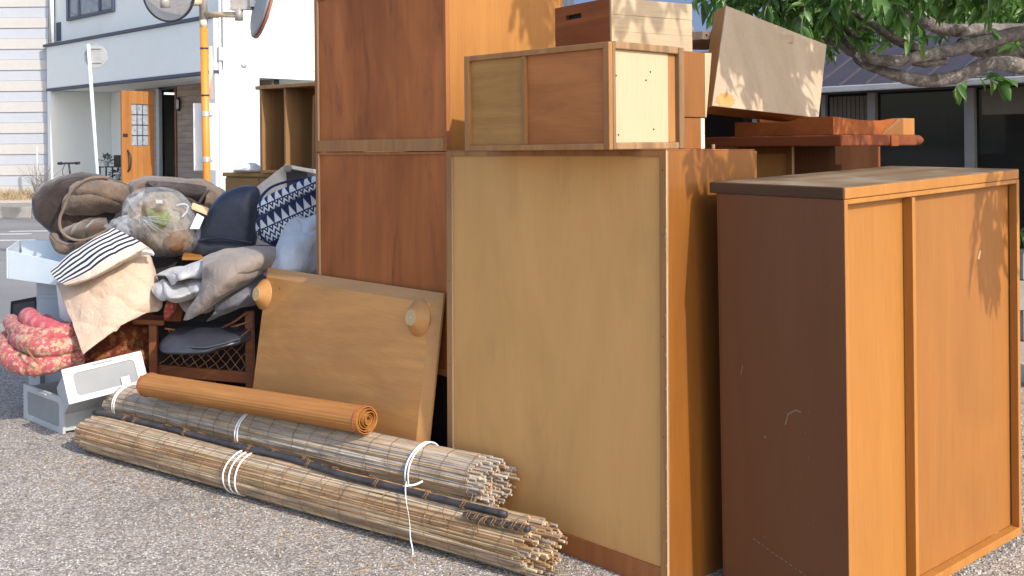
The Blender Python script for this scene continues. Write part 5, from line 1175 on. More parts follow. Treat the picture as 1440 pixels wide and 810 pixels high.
tag(dg.build('dry_grass', plain('dry_grass_mat', lin(190, 168, 132, .8), .9, var=.3, scale=3)), 'tufts of dry straw coloured grass on the sandy verge', 'grass', kind='stuff')
tag(MB().tube([U(53, 274, 29.3), U(52, 206, 29.3)], .035, 8).build('marker_post', WHITE_P, smooth=True), 'thin white marker post standing before the striped building', 'post')
dt = root('dry_shrub', U(57, 262, 28.6), label='bare dry twiggy shrub at the foot of the thin white post', cat='shrub')
tw = MB()
for k in range(40):
    b = Vector((U(57, 262, 28.6).x + rn.gauss(0, .06), 28.6, .27)); tw.tube([b, b + Vector((rn.gauss(0, .12), rn.gauss(0, .1), .35)), b + Vector((rn.gauss(0, .3), rn.gauss(0, .2), rn.uniform(.5, 1.0)))], [.008, .006, .003], 4)
own(tw.build('twigs', plain('dry_twig', lin(150, 138, 128, .7), .9)), dt)['kind'] = 'stuff'

# sign on a white pole
sp_ = root('road_sign', U(138, 290, 21), label='round road sign seen from behind on a thin leaning white pole', cat='road sign')
pa, pbm = U(124, 62, 21), U(138, 262, 21); dv = (pbm - pa).normalized(); pe_ = pa + dv * ((pa.z - .3) / -dv.z)
own(MB().tube([pa, pe_], .034, 14).build('pole', plain('white_pole_paint', lin(238, 242, 248, .85), .4, var=.03), smooth=True), sp_)
dc = U(133, 79, 21)
own(MB().lathe([(.225, 0), (.232, .004), (.232, .010), (.2, .012)], 40, dc + Vector((0, .05, 0)), 'y').build('sign_disc', plain('grey_sign_back', lin(196, 198, 200, .62), .6, metal=.0), bevel=.001), sp_)
for dz in (-.12, .16): own(MB().box(dc + Vector((-.19, .028, dz - .01)), dc + Vector((.12, .049, dz + .015))).build('sign_bracket', METAL_G), sp_)

# traffic mirror post
mp = root('traffic_mirror', U(291, 372, 13), label='orange post carrying two round traffic mirrors and a rear-facing white plate', cat='traffic mirror')
ORP = plain('orange_pole_paint', lin(240, 152, 62, .85), .45, var=.06, dirt=.25, dirtcol=lin(214, 120, 50))
Yp = 13.0; qa, qb = U(284.5, -60, Yp), U(291, 262, Yp); dv = (qb - qa).normalized(); qe = qa + dv * (qa.z / -dv.z); onp = lambda py: qa + dv * ((U(287, py, Yp).z - qa.z) / dv.z)
own(MB().tube([onp(38), qe], .046, 18).build('orange_post', ORP, smooth=True), mp)
own(MB().tube([onp(-60), onp(28)], .050, 18).build('post_sleeve', plain('aged_galv', lin(196, 190, 184, .75), .5, metal=.2, var=.2, scale=9, dirt=.4, dirtcol=(.35, .2, .1, 1)), smooth=True), mp)
own(MB().tube([onp(27.5), onp(38.5)], .0475, 18).build('bare_band', plain('flaking_primer', lin(236, 222, 206, .8), .7, var=.2, scale=30, dirt=.4, dirtcol=lin(220, 150, 90)), smooth=True), mp)
for py in (68, 134): own(MB().tube([onp(py - 1), onp(py + 1.5)], .050, 18).build('steel_band', DARKM), mp)
AG = MATS['aged_galv']
def arm(a, b, r_, nm='arm'): return own(MB().tube([a, b], r_, 14).build(nm, plain('arm_paint', lin(218, 194, 166, .8), .6, var=.15, scale=12, dirt=.3, dirtcol=(.45, .24, .1, 1)) if 'arm_paint' not in MATS else MATS['arm_paint'], smooth=True), mp)
pA = onp(20); arm(pA, U(338, 21, 12.75), .036); own(MB().tube([U(336, 12, 12.74), U(336, 29, 12.74)], .048, 14).build('clamp', AG, smooth=True), mp)
pB = onp(3); arm(pB, U(236, 4, 12.75), .042); own(MB().tube([U(232, -8, 12.72), U(232, 11, 12.72)], .055, 14).build('clamp', AG, smooth=True), mp)
own(MB().box(U(326, 15, 12.78), U(354, -12, 12.70)).build('bracket_plate', AG, bevel=.005), mp); own(MB().box(U(352, 10, 12.70), U(366, -6, 12.66)).build('bracket_plate', METAL_G, bevel=.004), mp)
for (x, y) in ((324, 2), (324, 12), (360, 4), (359, -2)): own(MB().lathe([(.012, 0), (.012, -.03)], 8, U(x, y, 12.66), 'y').build('bolt', METAL_G), mp)
MIRR = bpy.data.materials.new('mirror_glass'); MIRR.use_nodes = True; b_ = MIRR.node_tree.nodes["Principled BSDF"]; b_.inputs['Metallic'].default_value = 1; b_.inputs['Roughness'].default_value = .03; b_.inputs['Base Color'].default_value = (.85, .87, .9, 1)
def mirror(c, nrm, Rm, lab=None, rimc=None):
    z = nrm.normalized(); x = ZD.cross(z).normalized(); y = z.cross(x); M = Matrix(((x.x, y.x, z.x, c.x), (x.y, y.y, z.y, c.y), (x.z, y.z, z.z, c.z), (0, 0, 0, 1)))
    def add(mb, nm, mt, sm=True):
        mb.v = [M @ v for v in mb.v]; return own(mb.build(nm, mt, smooth=sm), mp)
    n = 12; pr = [(max(Rm * math.sin(i / n * .42) / math.sin(.42), .0005), .035 + Rm * (math.cos(i / n * .42) - math.cos(.42)) / math.sin(.42)) for i in range(n + 1)]
    add(MB().lathe(pr, 64), 'mirror_glass', MIRR)
    add(MB().lathe([(Rm * .985, .042), (Rm * 1.01, .044), (Rm * 1.02, .03), (Rm * 1.012, .018), (Rm * .99, .012)][::-1], 64), 'mirror_rim', rimc or DARKM)
    add(MB().lathe([(Rm * 1.0, .0), (Rm * .9, -.02), (Rm * .4, -.045), (.001, -.05)], 48), 'mirror_back', plain('mirror_back_grey', lin(176, 180, 184, .75), .5, metal=.2, var=.12, scale=8, dirt=.4, dirtcol=(.4, .3, .2, 1)) if 'mirror_back_grey' not in MATS else MATS['mirror_back_grey'])
mirror(U(239, -10, 12.80), Vector((-.25, -1, -.12)), .345)
mirror(U(369, -2, 12.55), Vector((.86, .40, -.22)), .47, rimc=plain('orange_rim', lin(214, 140, 120, .6), .45))
own(MB().tube([U(360, 4, 12.66), U(372, 6, 12.55)], .02, 8).build('mirror_bracket', METAL_G), mp)
# plate seen from behind
PLT = plain('white_plate', lin(240, 240, 240, .85), .5, var=.03)
a_ = U(273, 240, 13.12); b_2 = U(302, 145, 13.12)
own(MB().box((a_.x, 13.10, a_.z), (b_2.x, 13.115, b_2.z)).build('sign_plate', PLT, bevel=.005), mp)
for py in (160, 224):
    c_ = onp(py); own(MB().box((a_.x + .09, 13.07, c_.z - .015), (b_2.x - .02, 13.099, c_.z + .015)).build('sign_bracket', PLT), mp); own(MB().tube([c_ - ZD * .03, c_ + ZD * .03], .053, 14).build('clamp', METAL_G), mp)
a_ = U(297, 66, 13.2); b_2 = U(303, 140, 13.2); own(MB().box((a_.x, 13.1, b_2.z), (b_2.x, 13.12, a_.z)).build('sign_plate', plain('pink_white_plate', lin(246, 226, 216, .85), .5)), mp)

# bicycle
by = root('bicycle', U(104, 285, 24.5), label='dark folding bicycle parked in front of the white house wall', cat='bicycle')
Yb = 24.5; B0 = U(97, 250, Yb); zg = .3; B0.z = zg; bd = Vector((1, -.15, 0)).normalized()
bp = lambda x, z: B0 + bd * x + ZD * z
for x in (-.05, .85):
    rp = [bp(x + .2 * math.cos(i / 24 * 6.2832), .2 + .2 * math.sin(i / 24 * 6.2832)) for i in range(25)]; own(MB().tube(rp, .02, 6, False).build('wheel', RUBBER, smooth=True), by)
for nm, pts_ in (('frame', [(.02, .55), (.4, .3), (.85, .2)]), ('fork', [(.04, .6), (-.05, .2)]), ('handlebar_stem', [(.04, .6), (.0, .93)]), ('seat_post', [(.4, .3), (.33, .68)])):
    own(MB().tube([bp(*p) for p in pts_], .022, 8).build(nm, DARKM, smooth=True), by)
own(MB().tube([bp(-.22, .93), bp(-.1, .95), bp(.1, .95), bp(.24, .96)], .022, 8).build('handlebar', DARKM, smooth=True), by)
for s in (-.22, .22): own(MB().tube([bp(s - .05, .945), bp(s + .05, .955)], .032, 8).build('grip', RUBBER, smooth=True), by)
own(MB().tube(spl([bp(-.1, .93), bp(-.16, .75), bp(-.08, .55), bp(0, .5)], 12), .007, 5).build('brake_cable', RUBBER), by)
own(inflate('saddle', [(106, 246), (112, 242), (119, 243), (119, 249), (112, 249)], Yb, .07, RUBBER, None, na=20, nr=5, amp=0), by)
# plant stand
ps = root('plant_stand', U(158, 270, 26), label='black metal plant stand with shelves beside the open door', cat='stand')
s0 = U(145, 250, 26.3); s1_ = U(174, 250, 26.0)
for x, y in ((s0.x, 26.5), (s1_.x, 26.5), (s0.x, 26.1), (s1_.x, 26.1), ((s0.x + s1_.x) / 2, 26.1)): own(MB().box((x - .015, y - .015, .3), (x + .015, y + .015, 1.15)).build('leg', DARKM), ps)
for z in (.45, .8, 1.12): own(MB().box((s0.x - .02, 26.08, z), (s1_.x + .02, 26.52, z + .025)).build('shelf', DARKM), ps)
PLG = plain('grey_green_leaf', lin(100, 108, 100, .5), .7, var=.3, scale=8)
for j, (px, z0_) in enumerate(((150, 1.15), (152, .5), (166, .83))):
    c_ = U(px, 240, 26.25); r_ = root('potted_plant', (c_.x, 26.25, z0_), label=('trailing grey green plant on the top shelf of the metal stand', 'low grey green plant at the foot of the metal stand', 'small plant on the middle shelf of the metal stand')[j], cat='plant', group='potted plants on the metal stand')
    own(MB().lathe([(.05, 0), (.07, .12)], 14, (c_.x, 26.25, z0_ - .0)).build('pot', GREY_P), r_)
    lf = MB()
    for k in range(90):
        a = rn.uniform(0, 6.28); el = rn.uniform(-.3, 1.4); L_ = rn.uniform(.08, .26); p = Vector((c_.x, 26.25, z0_ + .12)); t = p + Vector((math.cos(a) * math.cos(el), math.sin(a) * math.cos(el), math.sin(el))) * L_; s_ = Vector((rn.gauss(0, 1), rn.gauss(0, 1), rn.gauss(0, 1))).normalized() * .022
        lf.add([t - (t - p) * .4, t - (t - p) * .2 + s_, t, t - (t - p) * .2 - s_], [(0, 1, 2, 3)])
    own(lf.build('leaves', PLG), r_)['kind'] = 'stuff'
c_ = U(167, 226, 26.2); tag(MB().box((c_.x - .11, 26.15, 1.146), (c_.x + .1, 26.4, 1.42)).build('mailbox', DARKM, bevel=.01), 'black box on top of the metal plant stand', 'box')

# bookshelf and sideboard behind the heap
sbd = root('sideboard', (0, 0, 0), label='low ochre sideboard beneath the open bookshelf behind the heap', cat='sideboard')
P = U(316, 262, 7.9); bd2 = VD; z1 = U(340, 243, 7.7).z
Q0 = Vector((P.x, P.y, 0)); sbd.matrix_world = Matrix.Translation(Q0) @ Matrix.Rotation(R(-40), 4, 'Z'); LW = 1.25
bx('carcass', (.0, .012, .05), (LW, .42, z1 - .03), W_SIDE, sbd); bx('top_board', (-.012, -.012, z1 - .029), (LW + .01, .44, z1), W_SIDE, sbd, .003)
for i in range(3): bx('door', (.012 + i * .41, -.004, .06), (.012 + (i + 1) * .41 - .006, .0115, z1 - .04), W_SIDE, sbd, .002)
bks = root('bookshelf', (0, 0, 0), label='open oak coloured bookshelf with upright dividers standing on the sideboard, left of the tall closet', cat='bookshelf')
PB = U(366, 240, 7.55); zt = U(363, 121, 7.55).z; zb = z1 + .001; bks.matrix_world = Matrix.Translation((PB.x, PB.y, zb)) @ Matrix.Rotation(R(-40), 4, 'Z'); Hb = zt - zb
bx('side_panel', (0, .0, 0), (.028, .36, Hb - .026), W_SHELF, bks); bx('top_board', (-.035, -.012, Hb - .0255), (1.1, .37, Hb), W_SHELF, bks, .003); bx('base_board', (.0285, 0, 0), (1.0795, .355, .02), W_SHELF, bks)
bx('rear_panel', (.0285, .345, .0205), (1.08, .353, Hb - .026), W_SHELF, bks, 0); bx('side_panel', (1.08, 0, 0), (1.105, .36, Hb - .026), W_SHELF, bks)
xd = .27; bx('divider', (xd, .002, .0205), (xd + .018, .3445, Hb - .026), W_SHELF, bks); bx('divider', (xd + .38, .002, .0205), (xd + .398, .3445, Hb - .026), W_SHELF, bks)
MB().plate([(xd + .17, .1, .021), (xd + .30, .02, .021), (xd + .30, .02, Hb * .86), (xd + .19, .1, Hb * .86)], (.1, 1, 0), .012).build('loose_shelf', W_SHELF, bks)
wg = tag(inflate('white_bag', [(330, 242), (336, 234), (346, 229), (358, 229), (366, 235), (368, 243)], 7.75, .1, plain('white_sheet_plastic', lin(236, 238, 240, .85), .4, var=.04), None, na=40, nr=8, amp=.012, freq=30), 'white plastic bag on the sideboard beside the bookshelf', 'bag')

# ================================================================== RIGHT: LOW HOUSE
SW = root('slate_shed', (.91, 16, 0), label='plain slate blue shed wall seen between drawer and leaning panel', cat='shed')
bx('wall', (0, 0, 0), (7.5, 4, 7.5), SLATE, SW, 0); bx('corner_trim', (-.03, -.03, 0), (.04, .5, 7.55), plain('trim_grey', lin(110, 114, 128, .6), .6), SW)
LH = root('low_house', (4.8, 10.0, 0), 42.8, label='low dark house on the right behind the tree, long windows under a grey metal roof', cat='house')
LI = LH.matrix_world.inverted(); PF = Vector((4.8, 10, 0))
def lw(px, py): q_ = LI @ PL(px, py, PF, UD); return q_.y, q_.z      # local v, height
ve = .0; vEnd = lw(1030, 120)[0]; zE = 2.10
GG = NT('see_through_dark_glass'); GG.b.inputs['Base Color'].default_value = (.026, .028, .027, 1); GG.b.inputs['Roughness'].default_value = .04; GG.b.inputs['Specular IOR Level'].default_value = .35
_t = GG.n('ShaderNodeBsdfTransparent'); _t.inputs[0].default_value = (.55, .58, .56, 1); _m = GG.n('ShaderNodeMixShader'); _m.inputs[0].default_value = .6; GG.l(_t.outputs[0], _m.inputs[1]); GG.l(GG.b.outputs[0], _m.inputs[2]); GG.l(_m.outputs[0], GG.o.inputs['Surface']); GLASSD = GG.m
POST = plain('grey_post', lin(150, 146, 146, .7), .6, var=.1); LWALL = plain('dim_wall', lin(120, 116, 112, .5), .8)
bx('rear_wall', (.9, -4, 0), (1.0, vEnd, 2.6), plain('dark_interior', (.03, .03, .03, 1), .9), LH, 0)
bx('base_wall', (0, -4, 0), (.12, vEnd, .25), LWALL, LH); bx('head_beam', (0, -4, zE - .06), (.14, vEnd, zE + .1), plain('dark_fascia', (.06, .055, .06, 1), .6), LH)
for px0, px1 in ((1222, 1233), (1358, 1372), (1157, 1163), (1060, 1068)):
    a, b = lw(px1, 200)[0], lw(px0, 200)[0]; bx('post', (-.03, a, .2501), (.1, b, zE - .061), POST, LH)
bx('post', (-.03, -1.6, .2501), (.1, -1.52, zE - .061), POST, LH)
G_ = []
INT = plain('dim_furniture', lin(150, 148, 146, .5), .7, var=.3, scale=3)
for (va, vb, za, zb2, uu) in ((.05, .62, .3, 1.62, .55), (.66, 1.05, .3, 1.05, .7), (1.1, 1.5, .3, 1.85, .6), (-.6, -.1, .3, 1.2, .5), (-1.3, -.7, .3, 1.7, .7)): bx('room_cabinet', (uu, va, za), (uu + .15, vb, zb2), INT, LH, .01)
for (va, z_) in ((.2, 1.75), (.45, 1.72), (.8, 1.2), (.95, 1.15), (-.3, 1.3)): MB().lathe([(.02, 0), (.06, .03), (.05, .10), (.02, .13)], 12, (.62, va, z_ - .13), 'z').build('jar', POST if False else INT, LH)
for px0, px1 in ((1068, 1157), (1163, 1222), (1233, 1358), (1372, 1540)):
    a, b = lw(px1, 200)[0], lw(px0, 200)[0]; wn = bx('window', (.03, a + .001, .2501), (.045, b - .001, zE - .061), GLASSD, LH, 0)
    m_ = (a + b) / 2
bl0, bl1 = lw(1440, 150)[0] - 1.4, lw(1380, 150)[0]; bx('blind', (.012, bl0, lw(1400, 161)[1]), (.026, bl1, zE - .07), plain('beige_blind', lin(140, 128, 112, .5), .8), LH)
a, b = lw(1221, 150)[0], lw(1166, 150)[0]; k = 9
for i in range(k): bx('louvre_slat', (.002, a + (b - a) * i / k + .002, lw(1190, 240)[1]), (.024, a + (b - a) * (i + 1) / k - .005, zE - .09), plain('louvre_brown', lin(128, 116, 106, .5), .8) if 'louvre_brown' not in MATS else MATS['louvre_brown'], LH)
RT = plain('grey_metal_roof', lin(118, 110, 124, .27), .55, var=.2, scale=4, metal=.0, dirt=.4, dirtcol=(.10, .09, .11, 1))
sl_ = math.tan(R(24)); v0, v1 = -4.2, vEnd + .2; n_s = 26; dvv = (v1 - v0) / n_s
for i in range(n_s):
    va, vb = v0 + i * dvv, v0 + (i + 1) * dvv - .004
    MB().plate([(-.38, va, zE - .03), (-.38, vb, zE - .03), (4.6, vb, zE - .03 + 4.98 * sl_), (4.6, va, zE - .03 + 4.98 * sl_)], (0, 0, 1), .02).build('roof_sheet', RT, LH)
    MB().tube([(-.37, vb, zE - .0), (4.6, vb, zE + 4.97 * sl_)], .018, 6).build('roof_seam', RT, LH)
bx('gutter', (-.47, v0, zE - .06), (-.385, v1, zE + .0), plain('pale_gutter', lin(214, 208, 204, .8), .5), LH, .01)
bx('end_wall', (.0, vEnd + .001, 0), (4.5, vEnd + .1, 2.1), LWALL, LH)
# concrete block wall
bw = root('block_wall', (3.34, 7.0, 0), label='grey concrete block wall at the right edge behind the brown sided wardrobe', cat='wall')
for r_i in range(4):
    for c_i in range(7): bx('block', (c_i * .4 + (.2 if r_i % 2 else 0) + .004 - .2, 0, r_i * .2), (c_i * .4 + (.2 if r_i % 2 else 0) + .196 + .0, .12, r_i * .2 + .194), CONC, bw, .004); bx('block', (c_i * .4 + (.2 if r_i % 2 else 0) + .2 - .2 + .202, .0, r_i * .2), (c_i * .4 + (.2 if r_i % 2 else 0) + .396, .12, r_i * .2 + .194), CONC, bw, .004)
tag(MB().box((3.17, 6.5, 0), (3.30, 6.7, .12)).build('white_block', WHITE_P, bevel=.004), 'small white block on the grit at the right edge, against the block wall', 'block')

# ================================================================== TREE
TR_ = root('broadleaf_tree', (4.35, 6.5, 0), label='broadleaf tree at the right with grey knotty boughs reaching over the stacked furniture', cat='tree')
mB = NT('grey_bark'); v = mB.coords((1, 1, 1), rand=False); n1 = mB.noise(v, 16, 6, .6, .65); n2 = mB.noise(v, 90, 4, .2, .6); n3 = mB.noise(v, 5, 4, .3, .6)
c = mB.ramp(n1, [(.3, lin(96, 87, 84, .75)), (.5, lin(146, 137, 133, .75)), (.7, lin(196, 188, 184, .8))]); c = mB.mix(.6, c, mB.ramp(n2, [(.35, g4(.5)), (.65, g4(1))]), 'MULTIPLY'); c = mB.mix(mB.ramp(n3, [(.5, g4(0)), (.65, g4(.5))]), c, lin(96, 84, 80, .8))
mB.l(c, mB.b.inputs['Base Color']); mB.b.inputs['Roughness'].default_value = .9; mB.b.inputs['Specular IOR Level'].default_value = .2
mB.bump(mB.math('ADD', n1, mB.math('MULTIPLY', n2, .5)), .9, .012); BARK = mB.m
def bough(pts, r0, r1, nm='bough', seed=0, seg=60, knots=None, n=16):
    P = [Vector(p) if isinstance(p, Vector) else U(*p) for p in pts]; path = spl(P, seg); rads = []
    for i in range(seg):
        t = i / (seg - 1); rads.append((r0 + (r1 - r0) * t) * (1 + .16 * noise.noise(Vector((t * 9 + seed, seed, 0))) + .10 * noise.noise(Vector((t * 30, seed, 3)))))
    mb = MB(); mb.tube(path, rads, n)
    for i, q in enumerate(mb.v):
        c_ = path[min(i // n, seg - 1)]; d = q - c_; mb.v[i] = q + d.normalized() * (.006 * noise.noise(q * 22) + .004 * noise.noise(q * 60)) if d.length else q
    own(mb.build(nm, BARK, smooth=True), TR_); return path
T0 = Vector((4.35, 6.5, -.05))
bough([T0, Vector((4.3, 6.5, .6)), Vector((4.22, 6.45, 1.2)), Vector((4.1, 6.4, 1.75)), Vector((4.2, 6.4, 2.4))], .17, .12, 'trunk', 1, 60, n=24)
Y = 6.1
root_pt = Vector((4.12, 6.4, 1.72))
PB = []
PB.append(bough([root_pt, (1560, 105, 6.25), (1470, 96, 6.15), (1430, 92, 6.1), (1392, 89, 6.0), (1345, 108, 5.95), (1300, 114, 5.9), (1262, 106, 5.9), (1232, 96, 5.9), (1210, 86, 5.9), (1198, 70, 5.9), (1185, 55, 5.95)], .052, .022, seed=2))
PB.append(bough([root_pt + ZD * .1, (1560, 62, 6.2), (1450, 46, 6.05), (1390, 58, 5.95), (1340, 70, 5.9), (1300, 78, 5.85), (1262, 85, 5.8), (1232, 83, 5.8), (1212, 70, 5.8), (1199, 50, 5.85), (1190, 40, 5.9)], .048, .022, seed=3))
PB.append(bough([root_pt + ZD * .16, (1560, 30, 6.4), (1450, 42, 6.3), (1390, 42, 6.25), (1330, 42, 6.2), (1300, 30, 6.15), (1270, 20, 6.1), (1236, 12, 6.1), (1222, -6, 6.1), (1214, -24, 6.2)], .048, .022, seed=4))
PB.append(bough([(1300, 78, 5.86), (1276, 64, 5.88), (1256, 54, 5.9), (1230, 36, 5.95), (1208, 22, 6.0), (1190, 14, 6.05)], .028, .018, seed=5, seg=30))
PB.append(bough([(1330, 86, 5.95), (1300, 88, 5.9), (1276, 82, 5.87)], .02, .03, seed=6, seg=16))
PB.append(bough([root_pt, (1540, 98, 6.35), (1450, 78, 6.3), (1410, 70, 6.3), (1378, 72, 6.35), (1350, 60, 6.5)], .06, .03, seed=7))
PB.append(bough([(1256, 45, 6.2), (1218, 42, 6.2), (1186, 38, 6.3), (1150, 40, 6.5)], .016, .012, seed=8, seg=24))
PB.append(bough([(1218, 88, 5.9), (1190, 70, 6.0), (1160, 56, 6.1), (1120, 44, 6.2), (1070, 20, 6.3), (1040, 0, 6.3)], .024, .008, seed=9, seg=30))
SHB = bough([Vector((4.2, 6.4, 2.3)), Vector((3.9, 5.4, 2.9)), Vector((3.3, 4.3, 3.1)), Vector((2.7, 3.5, 3.05)), Vector((2.2, 3.05, 3.0))], .09, .03, seed=10)
SHB2 = bough([Vector((3.5, 4.6, 3.08)), Vector((3.1, 3.6, 2.6)), Vector((2.75, 3.1, 2.2))], .04, .015, seed=11, seg=30)
SHB3 = bough([Vector((2.7, 3.5, 3.05)), Vector((2.2, 3.2, 3.4)), Vector((1.8, 3.1, 3.8))], .03, .012, seed=12, seg=30)
bough([Vector((4.2, 6.4, 2.35)), Vector((4.6, 7.0, 3.2)), Vector((4.4, 7.6, 4.2))], .11, .04, seed=13)
bough([Vector((4.2, 6.4, 2.35)), Vector((3.8, 6.6, 3.0)), Vector((3.0, 6.9, 3.4))], .08, .03, seed=14)
mL = NT('leaf_green'); oi = mL.n("ShaderNodeObjectInfo"); at = mL.n("ShaderNodeVertexColor", layer_name='tone'); sp0 = mL.n("ShaderNodeSeparateColor"); mL.l(at.outputs[0], sp0.inputs[0])
tone = mL.math('FRACT', mL.math('ADD', sp0.outputs[0], oi.outputs['Random']))
c = mL.ramp(tone, [(0, (.045, .105, .026, 1)), (.5, (.085, .18, .045, 1)), (.85, (.13, .24, .07, 1)), (1, (.18, .28, .08, 1))])
mL.l(c, mL.b.inputs['Base Color']); mL.b.inputs['Roughness'].default_value = .38; mL.b.inputs['Specular IOR Level'].default_value = .5
tl = mL.n("ShaderNodeBsdfTranslucent"); mL.l(mL.mix(1.0, c, (1.6, 1.8, .7, 1), 'MULTIPLY'), tl.inputs[0]); mx = mL.n("ShaderNodeMixShader"); mx.inputs[0].default_value = .38
mL.l(mL.b.outputs[0], mx.inputs[1]); mL.l(tl.outputs[0], mx.inputs[2]); mL.l(mx.outputs[0], mL.o.inputs['Surface']); LEAFG = mL.m
def leafmesh(rn):
    L_ = rn.uniform(.085, .125); W_ = L_ * rn.uniform(.17, .23); cv = rn.uniform(.1, .35); vs = []; st = [0, .12, .35, .62, .85, 1]; wd = [.04, .55, 1, .85, .42, 0]
    for s, w_ in zip(st, wd):
        z = -cv * L_ * s * s; vs += [(L_ * s, -W_ * w_, z + W_ * w_ * .45), (L_ * s, 0, z), (L_ * s, W_ * w_, z + W_ * w_ * .45)]
    fs = []
    for i in range(5): a = i * 3; fs += [(a, a + 3, a + 4, a + 1), (a + 1, a + 4, a + 5, a + 2)]
    return [Vector(v_) for v_ in vs], fs
rn = random.Random(21); LM = [leafmesh(rn) for _ in range(6)]
leaves = []; twg = MB()
def twig(p, d, n, ln, droop=1.0):
    pts_ = [p]; d = d.normalized()
    for i in range(6):
        d = (d + Vector((rn.gauss(0, .16), rn.gauss(0, .16), -.16 * droop + rn.gauss(0, .1)))).normalized(); pts_.append(pts_[-1] + d * ln / 6)
    twg.tube(pts_, [.004 - .0004 * i for i in range(7)], 4, False, tone=0)
    for k in range(n):
        t = (k + rn.random()) / n; j = min(int(t * 6), 5); q = lrp(pts_[j], pts_[j + 1], t * 6 - j); ax = (pts_[j + 1] - pts_[j]).normalized()
        side = ax.cross(Vector((rn.gauss(0, 1), rn.gauss(0, 1), rn.gauss(0, 1)))).normalized()
        x = (ax * .55 + side * .75 + Vector((0, 0, -.55 * droop * rn.uniform(.3, 1.3)))).normalized(); up = (ZD + Vector((rn.gauss(0, .5), rn.gauss(0, .5), 0))); y = up.cross(x)
        if y.length < .05: continue
        y.normalize(); z = x.cross(y); s = rn.uniform(.62, 1.12)
        leaves.append((Matrix(((x.x * s, y.x * s, z.x * s, q.x), (x.y * s, y.y * s, z.y * s, q.y), (x.z * s, y.z * s, z.z * s, q.z), (0, 0, 0, 1))), rn.randrange(6), rn.random()))
def interp(x, T):
    for (a, b), (c_, d_) in zip(T, T[1:]):
        if x <= c_: return b + (d_ - b) * (x - a) / (c_ - a)
    return T[-1][1]
LOW = [(1012, -30), (1025, -14), (1040, 4), (1060, 12), (1100, 20), (1140, 34), (1165, 46), (1195, 40), (1215, 24), (1240, 30), (1300, 36), (1370, 30), (1440, 34), (1700, 60)]
cnt = 0
while cnt < 640:
    x = rn.uniform(1015, 1640) if rn.random() < .35 else rn.uniform(1020, 1460); lo = interp(x, LOW); y = rn.uniform(-150, lo) if rn.random() < .4 else lo - abs(rn.gauss(0, 38))
    Yd = rn.uniform(5.5, 6.6) if x < 1200 else (rn.uniform(6.3, 7.9) if rn.random() < .72 else rn.uniform(5.3, 5.9))
    if Yd < 6 and x > 1200: y = min(y, -24)
    twig(U(x, y - 14, Yd), Vector((rn.gauss(-.3, .6), rn.gauss(0, .6), rn.gauss(.1, .4))), 13, rn.uniform(.2, .34)); cnt += 1
for (x, y) in ((1188, 62), (1194, 74), (1372, 116), (1384, 120), (1362, 122), (1250, 70), (1268, 68), (1430, 75)): twig(U(x, y - 8, 5.75), Vector((rn.gauss(0, .5), -.2, .1)), 6, .13)
for i in range(7): twig(Vector((3.3 + rn.uniform(-.1, .3), 7.0 + rn.uniform(-.2, .2), .78 + rn.uniform(0, .15))), Vector((rn.gauss(0, 1), rn.gauss(0, 1), .5)), 9, .2)
# unseen crown above, thinner
for i in range(240):
    a = rn.uniform(0, 6.28); r = rn.uniform(.2, 1.9); twig(Vector((4.1 + math.cos(a) * r, 6.9 + math.sin(a) * r * .8, rn.uniform(2.9, 4.6))), Vector((math.cos(a), math.sin(a), .2)), 12, .36)
n_vis = len(leaves)
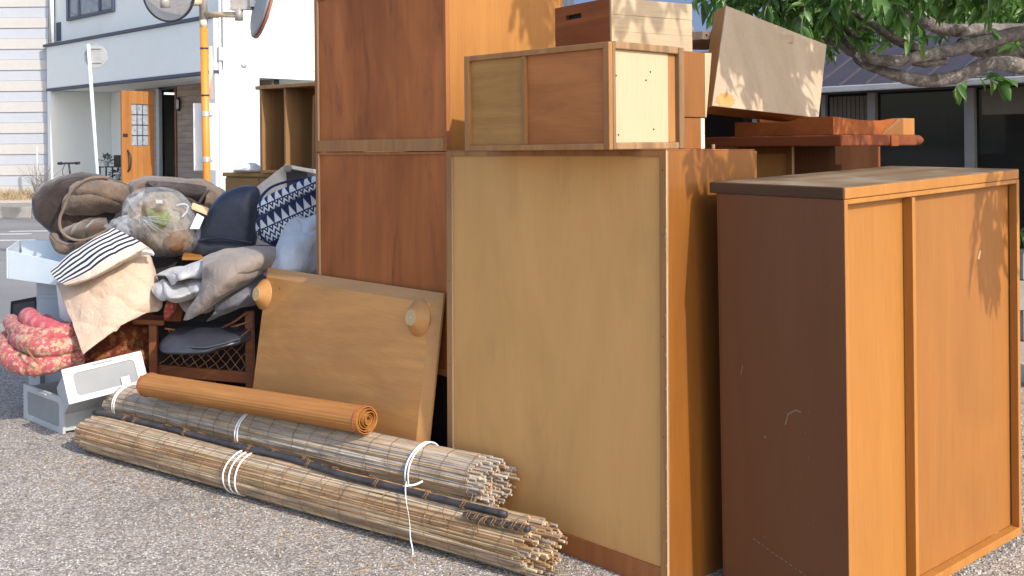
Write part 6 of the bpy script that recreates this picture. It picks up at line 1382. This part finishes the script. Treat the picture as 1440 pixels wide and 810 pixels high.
# the near bough whose leaves shade the furniture: each patch of leaf shade is traced back along the sun
def shade_patch(pts, P, n, L0, L1, num, nl=8, jit=12, ln=.2):
    for i in range(num):
        x, y = rn.choice(pts); T = PL(x + rn.gauss(0, jit), y + rn.gauss(0, jit), P, n) + sdir * rn.uniform(L0, L1)
        twig(T + ZD * ln * .5, Vector((rn.gauss(0, .35), rn.gauss(0, .35), -.35)), nl, ln, 1.3)
Pr = Vector((1.022, 3.271, 0)); nr_ = Vector((-math.sin(R(39.8)), math.cos(R(39.8)), 0))
shade_patch([(1395, 225), (1405, 255), (1392, 285), (1408, 285), (1400, 320), (1390, 345), (1415, 240), (1425, 262), (1408, 345), (1400, 372)], Pr, nr_, 1.2, 1.8, 34, 8, 8, .17)
Pt_ = Vector((-.2785, 4.55, 0))
shade_patch([(728, -12), (745, -2), (758, 12), (770, -4), (785, 4), (726, 22), (742, 6), (786, 34), (760, 24)], Pt_, VD, 2.4, 3.0, 26, 8, 7, .2)
shade_patch([(1050, 40), (1080, 60), (1090, 90), (1110, 110), (1100, 60), (1120, 80), (1085, 130), (1105, 150), (1060, 55), (1034, 28), (1040, 45), (1038, 64), (1052, 75), (1075, 105), (1112, 130), (1065, 90), (1070, 30), (1110, 40), (1140, 60)], p0, n_, 1.3, 2.0, 105, 11, 10, .24)
shade_patch([(1054, 222), (1056, 240), (1050, 250), (1060, 258)], Vector((.507, 3.58, 0)), VD, 1.8, 2.2, 5, 6, 2, .11)
shade_patch([(885, 12), (900, 30), (925, 20), (945, 30)], Vector((.357, 3.85, 1.9)), VD, 1.8, 2.3, 9, 7, 8, .17)
shade_patch([(1190, 170), (1220, 180), (1150, 180), (1100, 180), (1240, 200), (1060, 195)], Vector((1.235, 4.0, 1.5)), VD, 1.4, 2.0, 22, 8, 12, .2)
def seen(M):
    q = M.translation; d = (q.x / q.y); px, py = CX + F * d, HY - F * (q.z - EYE) / q.y
    return 0 < px < 1440 and -5 < py < 400
idx = [i for i in range(n_vis) if seen(leaves[i][0])]; idx.sort(key=lambda i: leaves[i][0].translation.y); big = set(idx[:290])
lms = []
for vs, fs in LM:
    me = bpy.data.meshes.new('leaf'); me.from_pydata([tuple(q) for q in vs], [], fs); me.materials.append(LEAFG); me.polygons.foreach_set('use_smooth', [True] * len(me.polygons)); lms.append(me)
TI = TR_.matrix_world.inverted()
for i in sorted(big):
    o = bpy.data.objects.new('leaf', lms[leaves[i][1]]); COL.objects.link(o); o.parent = TR_; o.matrix_local = TI @ leaves[i][0]
fm = MB()
for i, (M, k, t) in enumerate(leaves):
    if i not in big: fm.add([M @ q for q in LM[k][0]], LM[k][1], 0, t)
tag(own(fm.build('foliage', LEAFG, smooth=True), TR_), kind='stuff')
tag(own(twg.build('twigs', BARK), TR_), kind='stuff')
